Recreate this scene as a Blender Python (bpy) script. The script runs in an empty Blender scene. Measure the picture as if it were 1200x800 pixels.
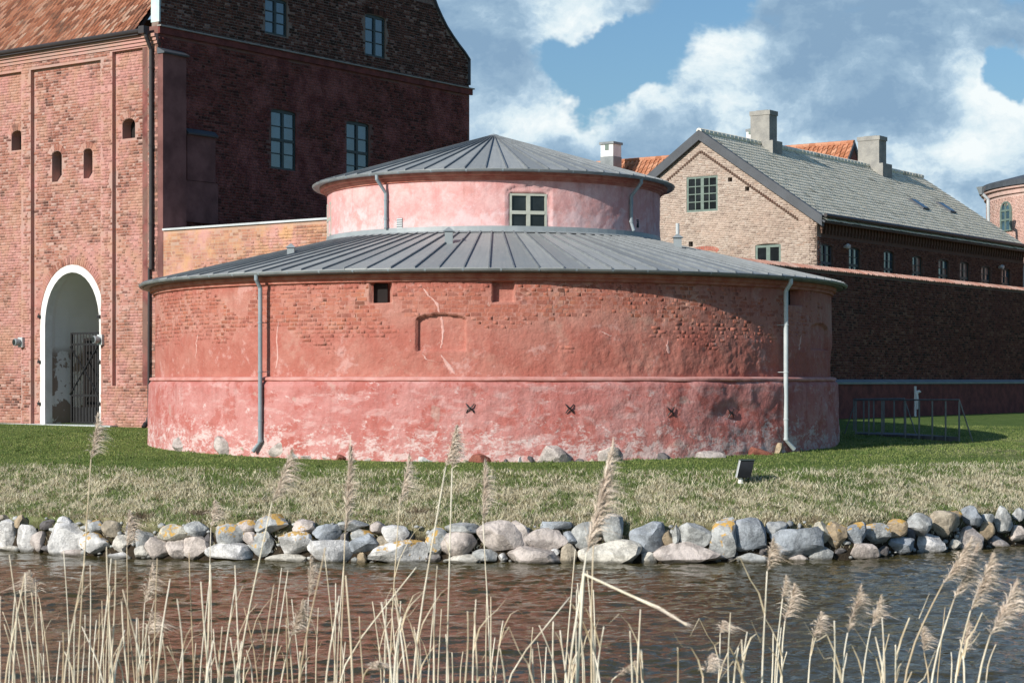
import bpy, math, random
import numpy as np
from mathutils import Vector, noise as mn
from mathutils.geometry import tessellate_polygon
random.seed(7); RNG = np.random.default_rng(7)
SC = bpy.context.scene; COL = SC.collection
PI = math.pi
F = 2220.0; PX0 = 600.0; HY = 446.0; CZ = 4.0      # focal length (px of the 1200 px photo), principal column, horizon row, eye height

# ------------------------------------------------------------------ camera
cam = bpy.data.cameras.new('camera'); camo = bpy.data.objects.new('camera', cam); COL.objects.link(camo)
cam.sensor_width = 36.0; cam.lens = 36.0 * F / 1200.0; cam.shift_y = (HY - 400.0) / 1200.0
cam.clip_start = 0.1; cam.clip_end = 3000
camo.location = (0, 0, CZ); camo.rotation_euler = (PI / 2, 0, 0)
cam.dof.use_dof = True; cam.dof.focus_distance = 48.0; cam.dof.aperture_fstop = 13.0
SC.camera = camo
SC.view_settings.view_transform = 'Standard'; SC.view_settings.look = 'None'
SC.view_settings.exposure = 0.10; SC.view_settings.gamma = 1.0

# ------------------------------------------------------------------ sun and sky
SUN_AZ = math.radians(43.2)    # to the left of straight behind the camera
SUN_EL = math.radians(26.0)
sdir = Vector((-math.sin(SUN_AZ) * math.cos(SUN_EL), -math.cos(SUN_AZ) * math.cos(SUN_EL), math.sin(SUN_EL)))
sl = bpy.data.lights.new('sun', 'SUN'); sl.energy = 5.0; sl.angle = math.radians(0.53); sl.color = (1.0, 0.93, 0.84)
so = bpy.data.objects.new('sun', sl); COL.objects.link(so); so.rotation_euler = sdir.to_track_quat('Z', 'Y').to_euler()

def N(nt, kind, loc=(0, 0), **kw):
    n = nt.nodes.new(kind)
    for k, v in kw.items(): setattr(n, k, v)
    return n
def mth(nt, op, a, b=None, c=None, clamp=False):
    n = nt.nodes.new('ShaderNodeMath'); n.operation = op; n.use_clamp = clamp
    for i, v in enumerate((a, b, c)):
        if v is None: continue
        if isinstance(v, (int, float)): n.inputs[i].default_value = v
        else: nt.links.new(v, n.inputs[i])
    return n.outputs[0]
def mixc(nt, f, a, b, mode='MIX'):
    n = nt.nodes.new('ShaderNodeMix'); n.data_type = 'RGBA'; n.blend_type = mode
    for s, v in ((n.inputs[0], f), (n.inputs[6], a), (n.inputs[7], b)):
        if isinstance(v, (int, float)): s.default_value = v
        elif isinstance(v, (tuple, list)): s.default_value = (*v[:3], 1)
        else: nt.links.new(v, s)
    return n.outputs[2]
def sstep(nt, v, lo, hi):
    n = nt.nodes.new('ShaderNodeMapRange'); n.interpolation_type = 'SMOOTHSTEP'
    nt.links.new(v, n.inputs[0]); n.inputs[1].default_value = lo; n.inputs[2].default_value = hi
    return n.outputs[0]
def noise(nt, vec, scale, detail=4, rough=.55, dist=0.0, offs=None, vs=None, out=0):
    if offs or vs:
        m = nt.nodes.new('ShaderNodeMapping'); nt.links.new(vec, m.inputs[0])
        if offs: m.inputs[1].default_value = offs
        if vs: m.inputs[3].default_value = vs
        vec = m.outputs[0]
    n = nt.nodes.new('ShaderNodeTexNoise'); nt.links.new(vec, n.inputs['Vector'])
    n.inputs['Scale'].default_value = scale; n.inputs['Detail'].default_value = detail
    n.inputs['Roughness'].default_value = rough; n.inputs['Distortion'].default_value = dist
    return n.outputs[out]

world = bpy.data.worlds.new('World'); SC.world = world; world.use_nodes = True
wt = world.node_tree; wt.nodes.clear()
sky = N(wt, 'ShaderNodeTexSky'); sky.sky_type = 'NISHITA'; sky.sun_disc = False
sky.sun_elevation = SUN_EL; sky.sun_rotation = math.radians(180) + SUN_AZ
sky.air_density = 1.2; sky.dust_density = 1.2; sky.ozone_density = 1.5
tc = N(wt, 'ShaderNodeTexCoord'); dirv = tc.outputs['Generated']
def skydir(px, py):
    v = Vector(((px - PX0) / F, 1, (HY - py) / F)); return v.normalized()
warp = noise(wt, dirv, 9.0, 6, .6, out=1)
sub = N(wt, 'ShaderNodeVectorMath', operation='SUBTRACT'); wt.links.new(warp, sub.inputs[0]); sub.inputs[1].default_value = (.5, .5, .5)
scl = N(wt, 'ShaderNodeVectorMath', operation='SCALE'); wt.links.new(sub.outputs[0], scl.inputs[0]); scl.inputs[3].default_value = .085
addv = N(wt, 'ShaderNodeVectorMath', operation='ADD'); wt.links.new(dirv, addv.inputs[0]); wt.links.new(scl.outputs[0], addv.inputs[1])
wdir = addv.outputs[0]
def blob(px, py, rpx, vec=wdir, sq=1.0):
    # soft disc in the cloud field around one direction of the sky
    d = skydir(px, py)
    s = N(wt, 'ShaderNodeVectorMath', operation='SUBTRACT'); wt.links.new(vec, s.inputs[0]); s.inputs[1].default_value = d
    m = N(wt, 'ShaderNodeVectorMath', operation='MULTIPLY'); wt.links.new(s.outputs[0], m.inputs[0]); m.inputs[1].default_value = (1, 1, sq)
    l = N(wt, 'ShaderNodeVectorMath', operation='LENGTH'); wt.links.new(m.outputs[0], l.inputs[0])
    return sstep(wt, l.outputs['Value'], rpx / F, 0.0)
def total(items):
    o = None
    for w, s in items:
        t = mth(wt, 'MULTIPLY', s, w); o = t if o is None else mth(wt, 'ADD', o, t)
    return o
fbm = noise(wt, dirv, 11.0, 12, .6, .25, vs=(1, 1, 1.7), offs=(3.1, 0.4, 1.7))
fine = noise(wt, wdir, 26.0, 10, .62, .1, vs=(1, 1, 1.4))
gaps = total([(.75, blob(710, 90, 105, sq=1.3)), (.75, blob(785, 68, 105, sq=1.5)), (.75, blob(852, -10, 85, sq=1.4)), (.7, blob(1175, 85, 55, sq=1.3)),
              (.35, blob(660, 70, 60)), (.5, blob(1290, 60, 100))])
bank = blob(820, 150, 1150, vec=dirv, sq=1.3)          # the cloud bank in front; the unseen sky is kept clearer to lower fill light
cover = mth(wt, 'SUBTRACT', mth(wt, 'ADD', fbm, mth(wt, 'SUBTRACT', mth(wt, 'MULTIPLY', bank, .48), .21)), gaps)
cover = sstep(wt, cover, .40, .61)
white = total([(.95, blob(880, 60, 95, sq=1.0)), (.85, blob(690, 130, 100, sq=1.8)), (.75, blob(600, 150, 95, sq=1.5)), (.6, blob(905, 130, 90, sq=1.4)), (1.0, blob(1155, 140, 90)),
               (.8, blob(1110, 185, 85, sq=1.6)), (.5, blob(960, 190, 110, sq=1.8)), (.45, blob(790, 130, 80)), (.4, blob(650, 30, 110, sq=1.6)), (.3, blob(1000, 70, 90))])
greyb = total([(.55, blob(790, 165, 85, sq=1.7)), (.5, blob(1080, 50, 160, sq=1.5)), (.45, blob(560, 70, 110)), (.45, blob(1010, 120, 70, sq=1.4)), (.3, blob(680, 180, 60, sq=2)), (.4, blob(1160, 215, 70, sq=1.6)), (.25, blob(1000, 10, 120))])
sh = mth(wt, 'ADD', mth(wt, 'MULTIPLY', white, .70), mth(wt, 'MULTIPLY', mth(wt, 'SUBTRACT', fbm, .5), 2.4))
sh = mth(wt, 'ADD', sh, mth(wt, 'MULTIPLY', mth(wt, 'SUBTRACT', fine, .5), 1.7))
sh = mth(wt, 'SUBTRACT', sh, mth(wt, 'MULTIPLY', greyb, .38))
sh = mth(wt, 'ADD', sh, .22, clamp=True)
cr = N(wt, 'ShaderNodeValToRGB'); wt.links.new(sh, cr.inputs[0])
cr.color_ramp.elements[0].position = 0.0; cr.color_ramp.elements[0].color = (.23, .365, .52, 1)
cr.color_ramp.elements[1].position = 1.0; cr.color_ramp.elements[1].color = (.86, .92, .93, 1)
for p, c in ((.28, (.31, .455, .60)), (.50, (.45, .60, .73)), (.70, (.66, .785, .85))):
    e = cr.color_ramp.elements.new(p); e.color = (*c, 1)
up = N(wt, 'ShaderNodeVectorMath', operation='SCALE'); wt.links.new(cr.outputs[0], up.inputs[0]); up.inputs[3].default_value = 11.7
bl = N(wt, 'ShaderNodeVectorMath', operation='MULTIPLY'); wt.links.new(sky.outputs[0], bl.inputs[0]); bl.inputs[1].default_value = (.70, .96, 1.22)
wm = mixc(wt, cover, bl.outputs[0], up.outputs[0])
bg = N(wt, 'ShaderNodeBackground'); bg.inputs[1].default_value = 0.085; wt.links.new(wm, bg.inputs[0])
wo = N(wt, 'ShaderNodeOutputWorld'); wt.links.new(bg.outputs[0], wo.inputs[0])

# ------------------------------------------------------------------ helpers
def tag(o, label=None, cat=None, group=None, kind=None):
    if label: o['label'] = label
    if cat: o['category'] = cat
    if group: o['group'] = group
    if kind: o['kind'] = kind
    return o
def thing(name, loc, label, cat, group=None):
    o = bpy.data.objects.new(name, None); COL.objects.link(o); o.location = loc; o.empty_display_size = .3
    return tag(o, label, cat, group)
def rootloc(o):
    l = Vector((0, 0, 0))
    while o is not None: l = l + o.location; o = o.parent
    return l
def mesh(name, vs, fs, mats=None, mi=None, smooth=False):
    me = bpy.data.meshes.new(name); me.from_pydata([tuple(v) for v in vs], [], fs)
    if mats is not None:
        for m in (mats if isinstance(mats, (list, tuple)) else [mats]): me.materials.append(m)
    if mi is not None: me.polygons.foreach_set('material_index', mi)
    if smooth: me.polygons.foreach_set('use_smooth', [True] * len(me.polygons))
    me.update(); return me
def obj(name, vs, fs, mat, parent=None, smooth=False, mi=None, label=None, kind=None):
    """vertices are world coordinates; stored relative to the parent's place"""
    r = rootloc(parent)
    a = np.asarray([tuple(v) for v in vs], dtype=float).reshape(-1, 3) - np.array(r)
    o = bpy.data.objects.new(name, mesh(name, a.tolist(), fs, mat, mi, smooth)); COL.objects.link(o)
    if parent is not None: o.parent = parent
    if label: o['label'] = label
    if kind: o['kind'] = kind
    return o
def obj_np(name, V, Q, mat, parent=None, smooth=False, kind=None, attr=None):
    """fast path: V (n,3) world, Q (m,k) equal sided faces"""
    r = rootloc(parent); V = np.asarray(V, float) - np.array(r); k = Q.shape[1]
    me = bpy.data.meshes.new(name)
    me.vertices.add(len(V)); me.vertices.foreach_set('co', V.astype(np.float32).ravel())
    me.loops.add(Q.size); me.loops.foreach_set('vertex_index', Q.astype(np.int32).ravel())
    me.polygons.add(len(Q)); me.polygons.foreach_set('loop_start', (np.arange(len(Q)) * k).astype(np.int32))
    me.polygons.foreach_set('loop_total', np.full(len(Q), k, np.int32))
    if smooth: me.polygons.foreach_set('use_smooth', np.ones(len(Q), bool))
    me.materials.append(mat); me.update(calc_edges=True)
    if attr is not None:
        for an, (typ, arr) in attr.items():
            A = me.attributes.new(an, typ, 'POINT')
            A.data.foreach_set('color' if typ == 'FLOAT_COLOR' else 'value', np.asarray(arr, np.float32).ravel())
    o = bpy.data.objects.new(name, me); COL.objects.link(o)
    if parent is not None: o.parent = parent
    if kind: o['kind'] = kind
    return o
class MB:
    def __init__(s): s.v = []; s.f = []
    def add(s, vs, fs):
        b = len(s.v); s.v += [Vector(v) for v in vs]; s.f += [[b + i for i in f] for f in fs]
    def hexa(s, p):   # p: 8 points, bottom 4 then top 4 (same order)
        s.add(p, [(0, 3, 2, 1), (4, 5, 6, 7), (0, 1, 5, 4), (1, 2, 6, 5), (2, 3, 7, 6), (3, 0, 4, 7)])
    def box(s, o, a, b, c):  # corner + three edge vectors
        o = Vector(o); a = Vector(a); b = Vector(b); c = Vector(c)
        s.hexa([o, o + a, o + a + b, o + b, o + c, o + a + c, o + a + b + c, o + b + c])
    def tube(s, pts, r, n=8, cap=True):
        pts = [Vector(p) for p in pts]; rs = r if isinstance(r, (list, tuple)) else [r] * len(pts)
        b = len(s.v); ref = None
        for i, p in enumerate(pts):
            t = (pts[min(i + 1, len(pts) - 1)] - pts[max(i - 1, 0)]).normalized()
            if ref is None: ref = t.orthogonal().normalized()
            ref = (ref - t * ref.dot(t)).normalized(); q = t.cross(ref)
            for k in range(n):
                a = 2 * PI * k / n; s.v.append(p + (ref * math.cos(a) + q * math.sin(a)) * rs[i])
        for i in range(len(pts) - 1):
            for k in range(n):
                s.f.append([b + i * n + k, b + i * n + (k + 1) % n, b + (i + 1) * n + (k + 1) % n, b + (i + 1) * n + k])
        if cap:
            s.f.append([b + k for k in range(n)][::-1]); s.f.append([b + (len(pts) - 1) * n + k for k in range(n)])
    def out(s, name, mat, parent=None, smooth=False, label=None, kind=None):
        return obj(name, s.v, s.f, mat, parent, smooth, None, label, kind)

class Fr:
    """vertical plane: s runs along u, z is height, d sticks out along n"""
    def __init__(self, o, u, n): self.o = Vector((o[0], o[1], 0)); self.u = Vector((u[0], u[1], 0)).normalized(); self.n = Vector((n[0], n[1], 0)).normalized()
    def P(self, s, z, d=0.0): return self.o + self.u * s + self.n * d + Vector((0, 0, z))
    def at(self, px, py=None, d=0.0):     # pixel of the photo -> (s, z) on the plane
        k = (px - PX0) / F; o = self.o + self.n * d
        s = (k * o.y - o.x) / (self.u.x - k * self.u.y); Y = o.y + self.u.y * s
        return s if py is None else (s, CZ - (py - HY) * Y / F)
U = Vector((.592, .806, 0)).normalized(); V = Vector((-.806, .592, 0)).normalized()   # the castle's two wall directions

def resample(poly):
    return poly
def inside(pts, poly):
    x, y = pts[:, 0], pts[:, 1]; r = np.zeros(len(pts), bool); n = len(poly); j = n - 1
    for i in range(n):
        xi, yi = poly[i]; xj, yj = poly[j]
        if yi != yj:
            c = ((yi > y) != (yj > y)) & (x < (xj - xi) * (y - yi) / (yj - yi) + xi); r ^= c
        j = i
    return r
def rect(s0, s1, z0, z1): return [(s0, z0), (s1, z0), (s1, z1), (s0, z1)]
def archp(s0, s1, z0, z1, rise, n=10, point=0.0):
    """opening with an arched head; z1 is the crown"""
    p = [(s0, z0), (s1, z0)]; c = (s0 + s1) / 2; h = (s1 - s0) / 2
    for i in range(n + 1):
        t = i / n; a = PI * t
        x = c + h * math.cos(a); w = math.sin(a) ** (1 - point)
        p.append((x, z1 - rise + rise * w))
    return p

def wall(name, fr, outer, holes, mat, parent, thick=.4, reveal=None, back=True, d0=0.0, label=None):
    """a slab with real openings"""
    vs = []; fs = []
    polys = [outer] + holes
    co = [[Vector((s, z, 0)) for s, z in p] for p in polys]; flat = [q for p in polys for q in p]
    tris = tessellate_polygon(co)
    n = len(flat)
    vs += [fr.P(s, z, d0) for s, z in flat]
    nn = fr.u.cross(Vector((0, 0, 1)))          # orientation of (s,z)
    flip = nn.dot(fr.n) < 0
    for t in tris:
        a, b, c = [Vector((flat[i][0], flat[i][1])) for i in t]
        ccw = ((b - a).x * (c - a).y - (b - a).y * (c - a).x) > 0
        tt = list(t)
        if not ccw: tt.reverse()
        if flip: tt.reverse()
        fs.append(tt)
    if back:
        vs += [fr.P(s, z, d0 - thick) for s, z in flat]
        fs += [[i + n for i in reversed(t)] for t in [f for f in fs]]
    base = len(vs); off = 0
    for k, p in enumerate(polys):
        dd = thick if (k == 0 or reveal is None) else reveal
        b0 = len(vs)
        for s, z in p: vs.append(fr.P(s, z, d0)); vs.append(fr.P(s, z, d0 - dd))
        m = len(p)
        for i in range(m):
            j = (i + 1) % m; fs.append([b0 + 2 * i, b0 + 2 * j, b0 + 2 * j + 1, b0 + 2 * i + 1])
    return obj(name, vs, fs, mat, parent, label=label)

def brick_layout(outer, holes, L=.29, H=.105, joint=.016, rng=RNG, seedshift=0.0):
    s = [p[0] for p in outer]; z = [p[1] for p in outer]
    s0, s1, z0, z1 = min(s), max(s), min(z), max(z); out = []
    rows = int((z1 - z0) / H)
    for r in range(rows):
        zc = z0 + (r + .5) * H; x = s0 - rng.random() * L * 1.5
        k = r % 2
        while x < s1:
            w = L if (k % 2 == 0) else L * .5; k += 1
            out.append((x + w / 2, zc, w - joint, H - joint)); x += w
    A = np.array(out)
    ok = np.ones(len(A), bool)
    for ds, dz in ((-.45, -.45), (.45, -.45), (.45, .45), (-.45, .45), (0, 0)):
        q = np.stack([A[:, 0] + ds * A[:, 2], A[:, 1] + dz * A[:, 3]], 1)
        ok &= inside(q, outer)
        for h in holes: ok &= ~inside(q, h)
    return A[ok]
def brick_mesh_arrays(A, place, prot=(.004, .014), rng=RNG, jdd=.0025):
    """A rows (s,z,w,h); place(s,z,d) vectorised -> xyz"""
    n = len(A); s, z, w, h = A.T
    d = rng.uniform(prot[0], prot[1], n); js = rng.normal(0, .004, (n, 4)); jz = rng.normal(0, .003, (n, 4)); jd = rng.normal(0, jdd, (n, 4))
    Vv = np.zeros((n, 8, 3))
    for i, (a, b) in enumerate(((-.5, -.5), (.5, -.5), (.5, .5), (-.5, .5))):
        Vv[:, i] = place(s + a * w * .97 + js[:, i], z + b * h * .95 + jz[:, i], d + jd[:, i])
        Vv[:, i + 4] = place(s + a * w, z + b * h, np.full(n, -.006))
    Q = np.array([(0, 1, 2, 3), (4, 5, 1, 0), (5, 6, 2, 1), (6, 7, 3, 2), (7, 4, 0, 3)])
    FF = (np.arange(n)[:, None, None] * 8 + Q[None]).reshape(-1, 4)
    return Vv.reshape(-1, 3), FF
def plane_place(fr, d0=0.0):
    o = np.array(fr.o); u = np.array(fr.u); nn = np.array(fr.n)
    def f(s, z, d):
        r = o[None] + s[:, None] * u[None] + (d + d0)[:, None] * nn[None]; r[:, 2] = z; return r
    return f
BRICKM = {}
def unit_bricks(mat):
    """four shared brick meshes, metric, front face towards +Y"""
    if mat.name in BRICKM: return BRICKM[mat.name]
    out = []
    for w in (.274, .129):
        for k in range(3):
            r = random.Random(k + int(w * 100)); v = []
            for a, b in ((-.5, -.5), (.5, -.5), (.5, .5), (-.5, .5)):
                v.append((a * w * .97 + r.gauss(0, .003), r.uniform(.0015, .004), b * .089 * .97 + r.gauss(0, .003)))
            for a, b in ((-.5, -.5), (.5, -.5), (.5, .5), (-.5, .5)): v.append((a * w, -.012, b * .089))
            me = mesh('brick', v, [(0, 3, 2, 1), (4, 0, 1, 5), (5, 1, 2, 6), (6, 2, 3, 7), (7, 3, 0, 4)], mat)
            out.append(me)
    BRICKM[mat.name] = out; return out
def place_bricks(A, posn, parent, mat):
    """bricks one by one. posn(row) -> (location, normal)"""
    ms = unit_bricks(mat); R = rootloc(parent)
    for row in A:
        p, n = posn(row); me = ms[(0 if row[2] > .2 else 3) + random.randrange(3)]
        o = bpy.data.objects.new('brick', me); COL.objects.link(o); o.parent = parent
        o.location = p - R; q_ = .012 if mat.name != 'tower_brick' else .002; o.rotation_euler = (random.gauss(0, q_), 0, math.atan2(n.y, n.x) - PI / 2 + random.gauss(0, q_))
def brickwork(fr, outer, holes, mat, parent, individually=0, pri=None, d0=0.0, **kw):
    A = brick_layout(outer, holes, **kw)
    if individually and len(A):
        key = np.array([pri(r) for r in A]); idx = np.argsort(key)
        sel = idx[:individually]; rest = idx[individually:]
        place_bricks(A[sel], lambda r: (fr.P(r[0], r[1], d0), fr.n), parent, mat); A = A[rest]
    if len(A):
        Vv, Q = brick_mesh_arrays(A, plane_place(fr, d0)); obj_np('brickwork', Vv, Q, mat, parent, kind='stuff')

# ------------------------------------------------------------------ materials
def newmat(name):
    m = bpy.data.materials.new(name); m.use_nodes = True; nt = m.node_tree
    return m, nt, nt.nodes['Principled BSDF']
def pos(nt): return N(nt, 'ShaderNodeNewGeometry').outputs['Position']
def bump(nt, b, h, strength=.5, dist=.02):
    n = N(nt, 'ShaderNodeBump'); n.inputs['Strength'].default_value = strength; n.inputs['Distance'].default_value = dist
    nt.links.new(h, n.inputs['Height']); nt.links.new(n.outputs[0], b.inputs['Normal'])
def plain(name, c, rough=.6, metal=0.0, var=.25, scale=6, c2=None, bumpd=0.0, spec=.5):
    m, nt, b = newmat(name); p = pos(nt); n1 = noise(nt, p, scale, 5, .6)
    c2 = c2 or tuple(x * (1 - var) for x in c)
    nt.links.new(mixc(nt, sstep(nt, n1, .32, .68), c, c2), b.inputs['Base Color'])
    b.inputs['Roughness'].default_value = rough; b.inputs['Metallic'].default_value = metal; b.inputs['Specular IOR Level'].default_value = spec
    if bumpd: bump(nt, b, noise(nt, p, scale * 6, 4), .7, bumpd)
    return m
def rnd(nt):
    g = N(nt, 'ShaderNodeNewGeometry').outputs['Random Per Island']; o = N(nt, 'ShaderNodeObjectInfo').outputs['Random']
    return mth(nt, 'FRACT', mth(nt, 'ADD', g, o))
def ramp(nt, f, cols):
    r = N(nt, 'ShaderNodeValToRGB'); nt.links.new(f, r.inputs[0]); e = r.color_ramp.elements
    e[0].position, e[0].color = cols[0][0], (*cols[0][1], 1); e[1].position, e[1].color = cols[-1][0], (*cols[-1][1], 1)
    for p, c in cols[1:-1]: x = e.new(p); x.color = (*c, 1)
    return r.outputs[0]
def wash_mask(nt, p, lo, hi, sc, offs=(0, 0, 0)):
    a = noise(nt, p, sc, 6, .62, .4, offs=offs); b = noise(nt, p, sc * 7, 4, .6)
    return sstep(nt, mth(nt, 'ADD', mth(nt, 'MULTIPLY', a, .75), mth(nt, 'MULTIPLY', b, .25)), lo, hi)
def brick_pair(name, cols, mortar, wash, lo=.5, hi=.62, sc=.45, washmax=.8, wash2=None, mortar_wash=None, streak=0.0):
    out = []
    for kind in ('brick', 'mortar'):
        m, nt, b = newmat(name + '_' + kind); p = pos(nt)
        if kind == 'brick': c = ramp(nt, rnd(nt), cols)
        else: c = mixc(nt, noise(nt, p, 5, 5), mortar, tuple(x * .72 for x in mortar))
        g = noise(nt, p, 30, 4, .6)
        c = mixc(nt, .35, c, mixc(nt, g, (.25, .25, .25), (1.0, 1.0, 1.0)), 'MULTIPLY')
        wc = mixc(nt, sstep(nt, noise(nt, p, 1.3, 5, .6), .4, .62), wash, wash2 or tuple(x * .8 for x in wash))
        mk = mth(nt, 'MULTIPLY', wash_mask(nt, p, lo, hi, sc), washmax)
        c = mixc(nt, mk, c, wc)
        # weather staining over large patches
        big = sstep(nt, noise(nt, p, .22, 4, .6, offs=(9, 4, 2)), .45, .7)
        c = mixc(nt, mth(nt, 'MULTIPLY', big, .35), c, mixc(nt, 1.0, c, (.78, .70, .66), 'MULTIPLY'))
        nt.links.new(c, b.inputs['Base Color']); b.inputs['Roughness'].default_value = .9; b.inputs['Specular IOR Level'].default_value = .2
        bump(nt, b, noise(nt, p, 22, 5, .65), .6, .012)
        out.append(m)
    return out
# pinkish medieval brick of the gate wing
M_gate = brick_pair('gate_wall', [(0, (.10, .05, .04)), (.10, (.16, .07, .055)), (.18, (.28, .115, .085)), (.42, (.37, .155, .11)), (.66, (.42, .195, .145)), (.85, (.46, .255, .205)), (1, (.52, .35, .30))],
                    (.54, .36, .31), (.51, .26, .235), .41, .58, .5, .72, wash2=(.46, .26, .19))
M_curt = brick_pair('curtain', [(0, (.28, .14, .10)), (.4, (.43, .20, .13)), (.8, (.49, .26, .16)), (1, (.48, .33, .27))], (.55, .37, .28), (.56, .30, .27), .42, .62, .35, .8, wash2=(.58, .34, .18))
M_gable = brick_pair('gable', [(0, (.05, .02, .018)), (.3, (.12, .035, .028)), (.7, (.18, .05, .04)), (1, (.24, .08, .065))], (.24, .14, .115), (.27, .10, .088), .44, .58, .6, .85, wash2=(.14, .042, .04))  # gable brick darkened in colour to suit its shaded face
M_gabup = brick_pair('gable_head', [(0, (.04, .022, .016)), (.4, (.10, .04, .028)), (.85, (.16, .065, .045)), (1, (.32, .21, .17))], (.33, .26, .22), (.15, .065, .05), .52, .66, .5, .6)  # head of the same shaded gable, brick tones lowered for the shade
M_retain = brick_pair('retaining', [(0, (.04, .018, .014)), (.35, (.13, .042, .03)), (.8, (.185, .062, .044)), (1, (.25, .12, .08))], (.24, .155, .115), (.14, .044, .036), .5, .66, .3, .6)  # rampart brick tones lowered, its shade is partly in the colour
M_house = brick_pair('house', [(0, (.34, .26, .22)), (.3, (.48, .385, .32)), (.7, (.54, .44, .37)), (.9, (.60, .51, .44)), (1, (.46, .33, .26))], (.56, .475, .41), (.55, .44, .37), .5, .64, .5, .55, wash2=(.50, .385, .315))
M_hdark = brick_pair('house_side', [(0, (.08, .035, .025)), (.5, (.15, .065, .042)), (1, (.21, .11, .075))], (.17, .11, .085), (.15, .065, .05), .55, .68, .4, .5)  # shaded copy of the house brick, darkened for the side away from the sun
M_ftow = brick_pair('far_tower', [(0, (.52, .32, .26)), (.5, (.62, .41, .34)), (1, (.68, .5, .43))], (.68, .52, .46), (.68, .44, .38), .4, .6, .4, .7)

def tower_mat(name, kind, z_mid):
    """limewashed masonry of the round tower; damp and salt at the foot, brick showing through higher up"""
    m, nt, b = newmat(name); p = pos(nt)
    sep = N(nt, 'ShaderNodeSeparateXYZ'); nt.links.new(p, sep.inputs[0]); zz = sep.outputs[2]
    g = noise(nt, p, 28, 4, .6)
    if kind == 'ped':
        c = mixc(nt, wash_mask(nt, p, .40, .62, .8, (4, 1, 0)), (.50, .185, .165), (.57, .27, .25))
        c = mixc(nt, mth(nt, 'MULTIPLY', wash_mask(nt, p, .52, .565, 1.1, (1, 7, 2)), .6), c, (.44, .115, .09))
        st = noise(nt, p, 1.6, 5, .6, .3, vs=(1, 1, 2.6), offs=(2, 5, 8))
        c = mixc(nt, mth(nt, 'MULTIPLY', sstep(nt, st, .52, .68), .75), c, (.64, .38, .36))
        # rising damp: white salt bloom and grey lime within a metre of the ground
        low = sstep(nt, zz, 3.35, 2.0)
        e = sstep(nt, mth(nt, 'ADD', mth(nt, 'ADD', mth(nt, 'MULTIPLY', noise(nt, p, 2.2, 5, .7, .4, vs=(1, 1, 1.6)), .6), mth(nt, 'MULTIPLY', noise(nt, p, 9, 5, .7, .3, vs=(1, 1, 1.8), offs=(3, 1, 1)), .4)), mth(nt, 'MULTIPLY', low, .115)), .565, .66)
        c = mixc(nt, mth(nt, 'MULTIPLY', e, .8), c, (.72, .58, .56))
        e2 = sstep(nt, noise(nt, p, 1.4, 3, .5, offs=(3, 3, 9)), .66, .70)
        c = mixc(nt, mth(nt, 'MULTIPLY', e2, .5), c, (.52, .37, .32))
    elif kind == 'upper':
        c = mixc(nt, wash_mask(nt, p, .40, .64, 1.0, (4, 1, 0)), (.66, .33, .32), (.76, .48, .47))
        c = mixc(nt, mth(nt, 'MULTIPLY', wash_mask(nt, p, .50, .66, 1.6, (8, 7, 2)), .6), c, (.66, .32, .29))
        low = sstep(nt, zz, 9.2, 8.3)
        e = sstep(nt, mth(nt, 'ADD', noise(nt, p, 2.6, 7, .68, .4), mth(nt, 'MULTIPLY', low, .17)), .54, .70)
        c = mixc(nt, mth(nt, 'MULTIPLY', e, .75), c, (.78, .57, .58))
    else:
        base = ramp(nt, rnd(nt), [(0, (.17, .08, .06)), (.12, (.32, .12, .08)), (.5, (.44, .16, .10)), (.8, (.49, .20, .13)), (1, (.55, .30, .23))]) if kind == 'brick' else \
            mixc(nt, noise(nt, p, 4, 4), (.58, .34, .28), (.47, .22, .17))
        wc = mixc(nt, wash_mask(nt, p, .42, .6, .9, (3, 1, 4)), (.43, .140, .108), (.485, .195, .155))
        wc = mixc(nt, mth(nt, 'MULTIPLY', wash_mask(nt, p, .55, .63, 1.2, (7, 7, 2)), .55), wc, (.66, .40, .37))
        mk = wash_mask(nt, p, .33, .52, .8, (1, 2, 3))
        # the belt of bare brick lies between about 5.6 and 6.3 m
        belt = mth(nt, 'MULTIPLY', sstep(nt, zz, 5.1, 5.7), sstep(nt, zz, 6.55, 6.2))
        mk = mth(nt, 'SUBTRACT', mk, mth(nt, 'MULTIPLY', belt, .42), clamp=True)
        mk = mth(nt, 'ADD', mk, mth(nt, 'MULTIPLY', sstep(nt, zz, 5.3, 4.9), .4), clamp=True)
        c = mixc(nt, mth(nt, 'MULTIPLY', mk, .93), base, wc)
    dr = sstep(nt, noise(nt, p, 1.0, 5, .6, vs=(5, 5, .35), offs=(2, 1, 0)), .50, .70)
    hi = sstep(nt, zz, *( (5.4, 6.8) if kind in ('mid', 'brick') else (2.6, 4.1) if kind == 'ped' else (8.9, 9.9)))
    c = mixc(nt, mth(nt, 'MULTIPLY', mth(nt, 'MULTIPLY', dr, mth(nt, 'ADD', mth(nt, 'MULTIPLY', hi, .7), .3)), .5), c, mixc(nt, 1.0, c, (.62, .55, .53), 'MULTIPLY'))
    fl = sstep(nt, noise(nt, p, 5.5, 6, .7, .6, offs=(8, 3, 1)), .655, .675)
    c = mixc(nt, mth(nt, 'MULTIPLY', fl, .6), c, (.62, .43, .38))
    c = mixc(nt, .34, c, mixc(nt, g, (.3, .3, .3), (1, 1, 1)), 'MULTIPLY')
    nt.links.new(c, b.inputs['Base Color']); b.inputs['Roughness'].default_value = .92; b.inputs['Specular IOR Level'].default_value = .15
    h = mth(nt, 'ADD', noise(nt, p, 7, 6, .65), mth(nt, 'MULTIPLY', noise(nt, p, 2.2, 3, .5), 1.4))
    bump(nt, b, h, .75, .05 if kind != 'upper' else .02)
    return m
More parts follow.
